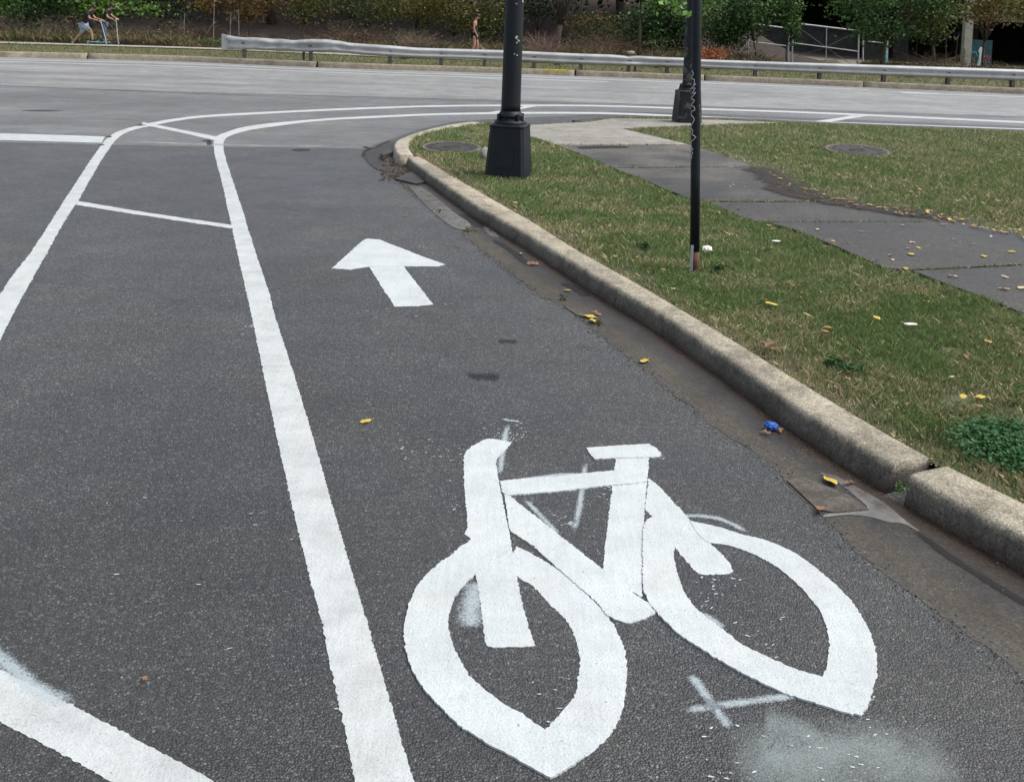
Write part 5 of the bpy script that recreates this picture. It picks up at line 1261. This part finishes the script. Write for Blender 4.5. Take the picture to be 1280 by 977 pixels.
# dry weeds
n = 75000; X = rng.uniform(-21, 21, n); Y = 39.4+rng.uniform(0, 1, n)**1.3*3.6
dn = fbm(X, Y*.5, .5, 21); gap = (X > 10.2) & (X < 14.4); k = (rng.uniform(0, 1, n) < np.clip((dn-.22)*2.6, .2, 1)) & ~gap
X, Y, dn = X[k], Y[k], dn[k]; n = len(X)
dn2 = fbm(X, Y, 1.6, 33); hg = .8*rng.uniform(.12, .5, n)*(.35+1.25*dn*fbm(X, Y, 2.2, 77)*1.9)*(1+(Y-39.4)*.18)*np.where((X > -13) & (X < -8.5), .55, 1)*np.where(X > 14, .42, 1)
hg = np.minimum(hg*1.25, .30+.34*rng.uniform(0, 1, n)**2); r1 = rng.uniform(0, 1, n); pg = np.clip((dn2-.4)*2.5, .05, .65)
colr = np.where((r1 < pg)[:, None], np.array([.075, .10, .035]), np.where((r1 < pg+.3)[:, None], np.array([.24, .19, .10]), np.where((r1 > .8)[:, None], np.array([.14, .08, .055]), np.array([.17, .14, .075]))))*rng.uniform(.6, 1.35, (n, 1))
tag(blades('dry_weeds', X, Y, np.full(n, ZV-.03, np.float32), hg, rng.uniform(.007, .017, n), colr, M['straw'], .6), 'belt of tall dry weeds behind the far footpath', 'weeds', kind='stuff')
n = 38000; X = rng.uniform(-21, 21, n); Y = 39.6+rng.uniform(0, 1, n)*3.2; dq = fbm(X, Y*.6, .9, 55); k = (rng.uniform(0, 1, n) < np.clip((dq-.3)*3, 0, 1)) & ~((X > 10.2) & (X < 14.4)); X, Y, dq = X[k], Y[k], dq[k]; n = len(X)
tag(leaves_mesh('withered_leaves', np.stack([X, Y, ZV+rng.uniform(0, 1, n)**1.3*1.5*dq*np.where(X > 14, .5, 1)*np.where((X > -13) & (X < -8.5), .6, 1)], 1), rng.uniform(.04, .10, n), np.array([[.11, .08, .045], [.08, .085, .03], [.16, .12, .07], [.05, .035, .022], [.20, .16, .10]])[rng.integers(0, 5, n)]*rng.uniform(.6, 1.4, (n, 1)), M['leafy'], None, .5, .3), 'withered leaves tangled through the weed belt', 'weeds', kind='stuff')
n = 2600; X = rng.uniform(-10.6, -9.3, n); X = np.where(rng.uniform(0, 1, n) < .5, rng.uniform(-12.2, -10.2, n), rng.uniform(-20, 6, n)); Y = rng.uniform(39.5, 40.8, n)
tag(leaves_mesh('weed_leaves', np.stack([X, Y, ZV+rng.uniform(0, .32, n)], 1), rng.uniform(.05, .11, n), np.array([.06, .13, .03])*rng.uniform(.6, 1.4, (n, 1)), M['leafy'], None, .6, .4), 'low green leaves among the dry weeds', 'weeds', kind='stuff')

# ------------------------------------------------------------------ underpass, gate, pillar
M['dkcon'] = simple('dark_concrete', (.05, .048, .045), .9, 0, .4, 1.5)  # base colour kept dark so the underpass reads as deep shade
br = empty('railway_bridge', (0, 0, 0)); tag(br, 'dark railway bridge over the track behind the gate', 'bridge')
XL = GX(905, 55).x; XR = GX(1420, 55).x
bm = bmesh.new(); box(bm, ((XL+XR)/2+4, 66, 4.9), (XR-XL+8, 22, 1.8)); obj('deck', bm, M['dkcon'], br)
bm = bmesh.new(); box(bm, ((XL+XR)/2+4, 76.7, 2.0), (XR-XL+8, .6, 4.0)); obj('shade_back_wall', bm, M['dkcon'], br)  # added dark wall closing the underpass to keep its inside black
for px in (905, ):
    bm = bmesh.new(); box(bm, (GX(px, 55).x-.5, 66, 2.0), (1.0, 21, 4.0)); obj('abutment', bm, M['dkcon'], br)
bm = bmesh.new(); box(bm, (XR+8.5, 66, 2.0), (1.0, 21, 4.0)); obj('abutment', bm, M['dkcon'], br)
bm = bmesh.new(); x0 = GX(1238, 54.5).x; box(bm, (x0+6, 54.7, 3.4), (12, .5, 1.85)); obj('girder', bm, M['farkerb'], br)
for px in (1120, 1205): 
    bm = bmesh.new(); box(bm, (GX(px, 60).x, 60, 2.0), (.9, 1.2, 4.0)); obj('pier', bm, M['dkcon'], br)
# ivy over the girder
cr, _ = crown('ivy', (x0+3.2, 54.1, 3.2), 3.2, .3, .6, 3000, .18, GR['mixed'], None, 30); tag(cr, 'green and orange ivy hanging over the bridge girder at the right', 'ivy')
# dirt track
tr = [PD(940, 84, 42.0), PD(1100, 86, 42.0), PD(1075, 72, 60.0), PD(985, 63.5, 60.0)]
sheet('dirt_track', [tuple(tr[0]), tuple(tr[1]), tuple(tr[2]), tuple(tr[3])], simple('dirt', (.22, .18, .14), .95, 0, .3, 4)); tag(bpy.data.objects['dirt_track'], kind='structure')
# gate
M['pipe'] = simple('gate_pipe', (.50, .52, .54), .45, .3, .15, 5); M['wire'] = simple('gate_wire', (.20, .21, .22), .5, .4, .1, 5)
GD = 45.0
def gp_(x, y, d=0): return PD(x, y, GD+d)
def gate_leaf(name, x0, x1, top0, top1, mid0, mid1, bot0, bot1, label, diag=True, d=0):
    root = empty(name, gp_(x0, bot0, d)); tag(root, label, 'gate', 'chain-link gate leaves'); inv = Matrix.Translation(-root.location)
    def part(nm, bm, mat):
        bm.transform(inv); return obj(nm, bm, M[mat], root)
    bm = bmesh.new(); tube(bm, [gp_(x0, top0, d), gp_(x1, top1, d)], .035, 8); part('top_rail', bm, 'pipe')
    bm = bmesh.new(); tube(bm, [gp_(x0, mid0, d), gp_(x1, mid1, d)], .028, 8); part('middle_rail', bm, 'pipe')
    for x, a, b in ((x0, top0, bot0), (x1, top1, bot1)): bm = bmesh.new(); tube(bm, [gp_(x, a, d), gp_(x-1.0, b, d)], .038, 8); part('gate_stile', bm, 'pipe')
    if diag:
        xm = (x0+x1)/2; mt = (top0+top1)/2; mb = (bot0+bot1)/2
        bm = bmesh.new(); tube(bm, [gp_(xm+1, mt, d), gp_(xm, mb, d)], .024, 8); part('gate_stile', bm, 'pipe')
        for (a, b) in (((x0, top0), (xm, (mid0+mid1)/2)), ((xm, (mid0+mid1)/2), (x1, top1)), ((x0, bot0-6), (xm, (mid0+mid1)/2)), ((xm, (mid0+mid1)/2), (x1, bot1))):
            bm = bmesh.new(); tube(bm, [gp_(*a, d+.03), gp_(*b, d+.03)], .012, 6); part('brace', bm, 'wire')
    # chain-link mesh
    bm = bmesh.new(); A = gp_(x0, top0, d); B = gp_(x1, top1, d); Cc = gp_(x0, bot0, d); W_ = (B-A).length; Hh = (A-Cc).length
    ux = (B-A)/W_; uz = (Cc-A)/Hh; s = .09
    def seg(p, q): 
        tube(bm, [A+ux*p[0]+uz*p[1], A+ux*q[0]+uz*q[1]], .0028, 3, False)
    k = -Hh
    while k < W_:
        a0 = (max(0, k), max(0, -k)); l_ = min(W_-a0[0], Hh-a0[1])
        if l_ > 0: seg(a0, (a0[0]+l_, a0[1]+l_)); seg((W_-a0[0], a0[1]), (W_-a0[0]-l_, a0[1]+l_))
        k += s
    part('chain_link', bm, 'wire')
gate_leaf('gate', 991, 1073.5, 29.0, 38.8, 54, 64.5, 78, 87, 'wide chain-link gate leaf with crossed braces in front of the dark underpass')
gate_leaf('gate', 936, 986, 29.0, 36.0, 52, 58, 76, 82, 'left chain-link gate leaf half hidden behind green leaves', False, .3)
gate_leaf('fence', 1079.3, 1109.5, 38.4, 42.5, 51.2, 54.5, 86, 88, 'short chain-link fence piece ending at the turquoise post', False, .1); 
bpy.data.objects['fence']['category'] = 'fence'; del bpy.data.objects['fence']['group']
M['teal'] = simple('turquoise_paint', (.04, .42, .46), .6, 0, .3, 12)
q = PD(1104.5, 88, 44.6); bm = bmesh.new(); T = PD(1104.5, 64, 44.6); h_ = T.z-q.z
tube(bm, [(0, 0, 0), (0, 0, h_)], .10, 12); root = empty('painted_post', q); tag(root, 'short turquoise painted post at the end of the fence', 'post'); obj('post_body', bm, M['teal'], root)
bm = bmesh.new(); tube(bm, [(-.0, 0, h_), (0, 0, h_+.10), (.02, 0, h_+.32)], [.09, .07, .03], 10); obj('post_top', bm, M['pipe'], root)
# pale pillar and painted wall
q = PD(1206, 88, 50); bm = bmesh.new()
wpx = 50/1281
box(bm, (0, 0, 1.9), (9.5*wpx, .35, 3.8)); box(bm, (-1.5*wpx, -.22, .45), (5*wpx, .1, .9)); root = empty('concrete_pillar', (q.x, 50, .15)); tag(root, 'pale concrete pillar right of the green trees', 'pillar'); obj('shaft', bm, M['farwalk'], root)
root = empty('painted_wall', (PD(1228, 88, 50).x, 50.6, .15)); tag(root, 'low wall with dark teal, white and red graffiti beside the pale pillar', 'wall')
M['dteal'] = simple('dark_teal_paint', (.012, .055, .07), .7, 0, .5, 4); M['wht'] = simple('white_spray', (.62, .68, .74), .7, 0, .15, 5); M['redp'] = simple('dull_red_paint', (.22, .05, .07), .7, 0, .3, 6); M['aqua'] = simple('aqua_spray', (.05, .38, .36), .7)
hh = (88-60)*wpx
bm = bmesh.new(); box(bm, (0, 0, hh/2+.1), (32*wpx, .25, hh+.3)); obj('wall', bm, M['dteal'], root)
def mark(nm, pts, mat, r):
    bm = bmesh.new(); tube(bm, [(x*wpx, -.135, z*wpx) for x, z in pts], r*wpx, 5)
    for v in bm.verts: v.co.y = -.135+(v.co.y+.135)*.08
    obj(nm, bm, M[mat], root)
mark('graffiti', [(0, 2), (1, 8), (2, 14), (1, 20), (3, 25)], 'wht', 2.6); mark('graffiti', [(5, 3), (4, 9), (6, 15)], 'wht', 1.6)
mark('graffiti', [(-12, 14), (-9, 19), (-4, 19), (-2, 14)], 'aqua', .6); mark('graffiti', [(-7, 6), (-6, 9), (-8, 12)], 'redp', 1.0); mark('graffiti', [(9, 7), (10, 12), (9, 16)], 'redp', 1.6); mark('graffiti', [(13, 5), (12.5, 10), (14, 15)], 'redp', 1.3); mark('graffiti', [(-1, 3), (2, 2.5), (5, 3)], 'aqua', 1.0)

# ------------------------------------------------------------------ people
M['blackcloth'] = simple('black_cloth', (.012, .012, .014), .85, 0, .3, 10); M['denim'] = simple('light_denim', (.28, .36, .46), .85, 0, .2, 14); M['jeans'] = simple('blue_jeans', (.08, .12, .18), .85, 0, .3, 14)
M['hair'] = simple('dark_hair', (.012, .009, .008), .6, 0, .3, 30); M['shoe'] = simple('black_shoe', (.012, .012, .012), .6); M['sole'] = simple('white_sole', (.7, .7, .7), .7); M['print'] = simple('grey_print', (.25, .28, .32), .8, 0, .6, 30)
def skin_obj(name, verts, edges, mat, parent, lv=2, root=0):
    me = bpy.data.meshes.new(name); me.from_pydata([v[:3] for v in verts], edges, []); o = link(name, me, mat, parent)
    me.skin_vertices or me.attributes
    o.modifiers.new('skin', 'SKIN')
    if not me.skin_vertices:
        bpy.context.view_layer.objects.active = o
    sv = me.skin_vertices[0].data
    for i, v in enumerate(verts):
        r_ = v[3]; sv[i].radius = r_ if isinstance(r_, tuple) else (r_, r_)
    sv[root].use_root = True
    o.modifiers['skin'].use_smooth_shade = True; s = o.modifiers.new('sub', 'SUBSURF'); s.levels = s.render_levels = lv
    return o
def person(loc, J, label, shirt, legs, shorts, hair=True, bare_arms=True, group=None, rz=0, tank=False):
    """J: joints in the person's own frame, x ahead, y to its left, z up"""
    root = empty('person', loc, rz); tag(root, label, 'person', group)
    V = []; E = []
    def v(p, r): V.append((*p, r)); return len(V)-1
    pel = v(J['pel'], (.115, .095)); sp_ = v((Vector(J['pel']).lerp(Vector(J['che']), .5)), (.10, .085)); che = v(J['che'], (.115, .09)); nek = v(J['nek'], .048)
    hd = Vector(J['hed']); up = (hd-Vector(J['nek'])).normalized(); fw = Vector(J.get('face', (1, 0, 0))); fw = (fw-up*fw.dot(up)).normalized()
    jaw = v(hd-up*.055+fw*.015, .056); cr_ = v(hd+up*.02, (.082, .09)); tp = v(hd+up*.085, .05)
    E += [(pel, sp_), (sp_, che), (che, nek), (nek, jaw), (jaw, cr_), (cr_, tp)]
    nz = v(hd-up*.01+fw*.105, .013); E.append((cr_, nz))
    side = up.cross(fw)
    for s in (1, -1): e = v(hd+side*s*.092-up*.005, .015); E.append((cr_, e))
    for s, k in ((1, 'l'), (-1, 'r')):
        sh = v(J['sh'+k], .052); el = v(J['el'+k], .038); wr_ = v(J['wr'+k], .025); E += [(che, sh), (sh, el), (el, wr_)]
        d = (Vector(J['wr'+k])-Vector(J['el'+k])).normalized(); pm = v(Vector(J['wr'+k])+d*.05, (.030, .018)); E.append((wr_, pm))
        hp = v(J['hp'+k], .078); kn = v(J['kn'+k], .052); an = v(J['an'+k], .036); E += [(pel, hp), (hp, kn), (kn, an)]
        dr = Vector(J.get('ft'+k, (1, 0, -.15))).normalized(); to = v(Vector(J['an'+k])+dr*.13+Vector((0, 0, -.045)), .03); hl = v(Vector(J['an'+k])+Vector((-.02, 0, -.045)), .034); E += [(an, hl), (hl, to)]
        # five fingers, bent round the grip
        sd_ = d.cross(Vector((0, 0, 1))).normalized() if abs(d.z) < .9 else Vector((0, 1, 0)); dn = d.cross(sd_).normalized(); dn = dn if dn.z < 0 else -dn
        for q in range(4):
            b = Vector(J['wr'+k])+d*.085+sd_*(q-1.5)*.019; l_ = (.034, .04, .037, .028)[q]
            f1 = v(b, .009); f2 = v(b+d*l_*.8+dn*l_*.5, .0085); f3 = v(b+d*l_*.8+dn*l_*1.5, .007); E += [(pm, f1), (f1, f2), (f2, f3)]
        th = v(Vector(J['wr'+k])+d*.04+sd_*.04+dn*.01, .010); th2 = v(Vector(J['wr'+k])+d*.075+sd_*.045+dn*.03, .008); E += [(pm, th), (th, th2)]
    skin_obj('body', V, E, M['skin'], root, 1)
    # shirt
    Lr = lambda a, b, t: Vector(J[a]).lerp(Vector(J[b]), t)
    V2 = [(*Lr('pel', 'che', -.05), (.135, .115)), (*Lr('pel', 'che', .5), (.13, .11)), (*Lr('pel', 'che', .95), (.14, .115)), (*Lr('che', 'nek', .75), .06)]; E2 = [(0, 1), (1, 2), (2, 3)]
    for k in 'lr':
        i = len(V2)
        if tank: V2 += [(*Lr('che', 'sh'+k, .55), .06)]; E2 += [(2, i)]
        else: V2 += [(*J['sh'+k], .075), (*Lr('sh'+k, 'el'+k, .62), .066)]; E2 += [(2, i), (i, i+1)]
    sh = skin_obj('shirt', V2, E2, shirt, root)
    bm = bmesh.new(); fw2 = Vector(J['sh'+'r']).lerp(Vector(J['pel']), .35)
    V3 = [(*J['pel'], (.135, .115))]; E3 = []
    for k in 'lr':
        i = len(V3); V3 += [(*J['hp'+k], .10), (*Lr('hp'+k, 'kn'+k, .5), .092)]; E3 += [(0, i), (i, i+1)]
        if shorts: V3 += [(*Lr('hp'+k, 'kn'+k, shorts), .088)]; E3 += [(i+1, i+2)]
        else: V3 += [(*J['kn'+k], .075), (*Lr('kn'+k, 'an'+k, .93), .062)]; E3 += [(i+1, i+2), (i+2, i+3)]
    skin_obj('shorts' if shorts else 'trousers', V3, E3, legs, root)
    for k in 'lr':
        dr = Vector(J.get('ft'+k, (1, 0, -.15))).normalized(); a = Vector(J['an'+k])
        sk = skin_obj('shoe', [(*(a+Vector((-.035, 0, -.045))), .045), (*(a+dr*.05+Vector((0, 0, -.042))), .046), (*(a+dr*.15+Vector((0, 0, -.052))), .036)], [(0, 1), (1, 2)], M['shoe'], root)
        bm = bmesh.new(); box(bm, a+dr*.055+Vector((0, 0, -.082)), (.25, .08, .018), Matrix.Rotation(-math.asin(max(-1, min(1, dr.z))), 4, 'Y')); obj('sole', bm, M['sole'], sk)
    bm = bmesh.new(); bmesh.ops.create_icosphere(bm, subdivisions=3, radius=1)
    for vv in list(bm.verts):
        p = vv.co; q = hd+up*(.035+p.z*.085)+fw*(p.x*.10-.018)+side*p.y*.092; vv.co = q*(1)
        if p.x > .55 and p.z < .35: vv.co = hd+up*.03
        elif p.z < -.5: vv.co -= fw*.0
    obj('hair', bm, M['hair'], root, True)
    return root
# px 94 is the pushing rider; own frame x to the right of the picture
HB = ZV+.014
fa = Vector((1, 0, -.45))
k1 = GX(104.2, 38.2, HB)
J1 = dict(pel=(0, 0, .74), che=(.16, 0, 1.12), nek=(.26, 0, 1.26), hed=(.375, 0, 1.36), face=(1, 0, -.6), shl=(.19, .15, 1.19), shr=(.19, -.15, 1.17), ell=(.36, .19, .98), elr=(.32, -.19, .95), wrl=(.58, .17, .93), wrr=(.58, -.17, .90),
          hpl=(.02, .08, .70), hpr=(-.02, -.08, .70), knl=(-.02-.13, .09, .38), anl=(-.40, .09, .10), knr=(.31, -.08, .54), anr=(.37, -.05, .185), ftl=(.75, 0, -.5), ftr=(1, 0, 0))
person(k1, J1, 'person in black shirt and pale denim shorts pushing a scooter with one foot', M['blackcloth'], M['denim'], .9, group='people riding scooters')
k2 = GX(129.4, 38.7, HB)
J2 = dict(pel=(0, 0, .80), che=(.12, 0, 1.17), nek=(.21, 0, 1.31), hed=(.32, 0, 1.42), face=(1, 0, -.7), shl=(.14, .15, 1.24), shr=(.14, -.15, 1.24), ell=(.26, .19, 1.06), elr=(.22, -.19, 1.03), wrl=(.42, .14, 1.00), wrr=(.40, -.17, .96),
          hpl=(.0, .08, .76), hpr=(.0, -.08, .76), knl=(-.03, .09, .44), anl=(-.02, .08, .17), knr=(.09, -.08, .45), anr=(.09, -.06, .17), ftl=(1, 0, 0), ftr=(1, 0, 0))
person(k2, J2, 'person in black shirt and blue jeans standing on the leading scooter', M['blackcloth'], M['jeans'], None, group='people riding scooters')
# print on the back of the second shirt, worn bag on the first rider
bm = bmesh.new(); bmesh.ops.create_icosphere(bm, subdivisions=3, radius=1)
for v in bm.verts: v.co = Vector((v.co.x*.12, v.co.y*.08, v.co.z*.17*(1+.3*noise.noise(v.co*3))))+Vector((k1.x+.40, 38.0, HB+.78))
bag = obj('bag', bm, M['blackcloth'], None, True); tag(bag, 'black bag hanging between the two scooter riders', 'bag')
def scooter(loc, label, deckmat, x0, x1, hx, hz, hy=0):
    root = empty('kick_scooter', loc); tag(root, label, 'kick scooter', 'kick scooters on the far footpath')
    bm = bmesh.new(); box(bm, ((x0+x1)/2-.03, 0, .085), (x1-x0-.16, .11, .025)); obj('deck', bm, deckmat, root)
    bm = bmesh.new(); tube(bm, [(x1-.12, 0, .085), (x1-.03, 0, .20), (x1-.03, 0, .26)], .02, 8); obj('neck', bm, deckmat, root)
    for x in (x0, x1):
        bm = bmesh.new(); R_m = Matrix.Translation((x, 0, .055)) @ Matrix.Rotation(math.pi/2, 4, 'X')
        lathe(bm, [(.035, -.013), (.052, -.011), (.055, 0), (.052, .011), (.035, .013)], 20); bm.transform(R_m); wq = obj('wheel', bm, M['shoe'], root, True)
        bm = bmesh.new(); lathe(bm, [(.03, -.015), (.034, -.014), (.034, .014), (.03, .015)], 14); bm.transform(R_m); obj('hub', bm, M['pipe'], wq)
    bm = bmesh.new(); tube(bm, [(x1, 0, .06), (x1-.03, 0, .2), (hx, hy, hz)], [.018, .018, .014], 8); obj('steering_column', bm, M['pipe'], root)
    bm = bmesh.new(); tube(bm, [(hx, hy-.22, hz), (hx, hy+.22, hz)], .015, 8); hb = obj('handlebar', bm, M['pipe'], root)
    for s in (-1, 1): bm = bmesh.new(); tube(bm, [(hx, hy+s*.22, hz), (hx, hy+s*.12, hz)], .019, 8); obj('grip', bm, M['shoe'], hb)
    bm = bmesh.new(); tube(bm, [(x0+.07, 0, .10), (x0+.01, 0, .13), (x0-.05, 0, .10)], .016, 6); obj('brake', bm, M['pipe'], root)
scooter(k1, 'turquoise kick scooter pushed by the rider in shorts', M['teal'], .17, .86, .64, .90)
scooter(k2, 'black and silver kick scooter under the rider in jeans', M['galvdark'], -.20, .57, .47, .96)
k3 = GX(593.2, 38.6, ZV)
J3 = dict(pel=(0, 0, .90), che=(-.02, 0, 1.25), nek=(.0, 0, 1.42), hed=(.075, 0, 1.54), face=(1, 0, -.5), shl=(-.03, .16, 1.35), shr=(-.03, -.17, 1.35), ell=(-.06, .20, 1.07), elr=(-.05, -.21, 1.08), wrl=(.04, .18, .86), wrr=(.06, -.19, .87),
          hpl=(.02, .08, .86), hpr=(-.02, -.08, .86), knl=(.10, .08, .48), anl=(.04, .08, .10), knr=(-.02, -.08, .48), anr=(-.14, -.08, .10), ftl=(1, 0, 0), ftr=(1, 0, -.2))
pw_ = person(k3, J3, 'person in dark patterned tank top and black shorts walking behind the guardrail', M['blackcloth'], M['blackcloth'], .35, tank=True)
bm = bmesh.new()
for k in range(9):
    q = Vector((random.uniform(-.06, .08), -.118, random.uniform(1.0, 1.26))); box(bm, q, (random.uniform(.02, .05), .006, random.uniform(.012, .03)), Matrix.Rotation(random.uniform(-.6, .6), 4, 'Y'))
obj('shirt_print', bm, M['print'], pw_)
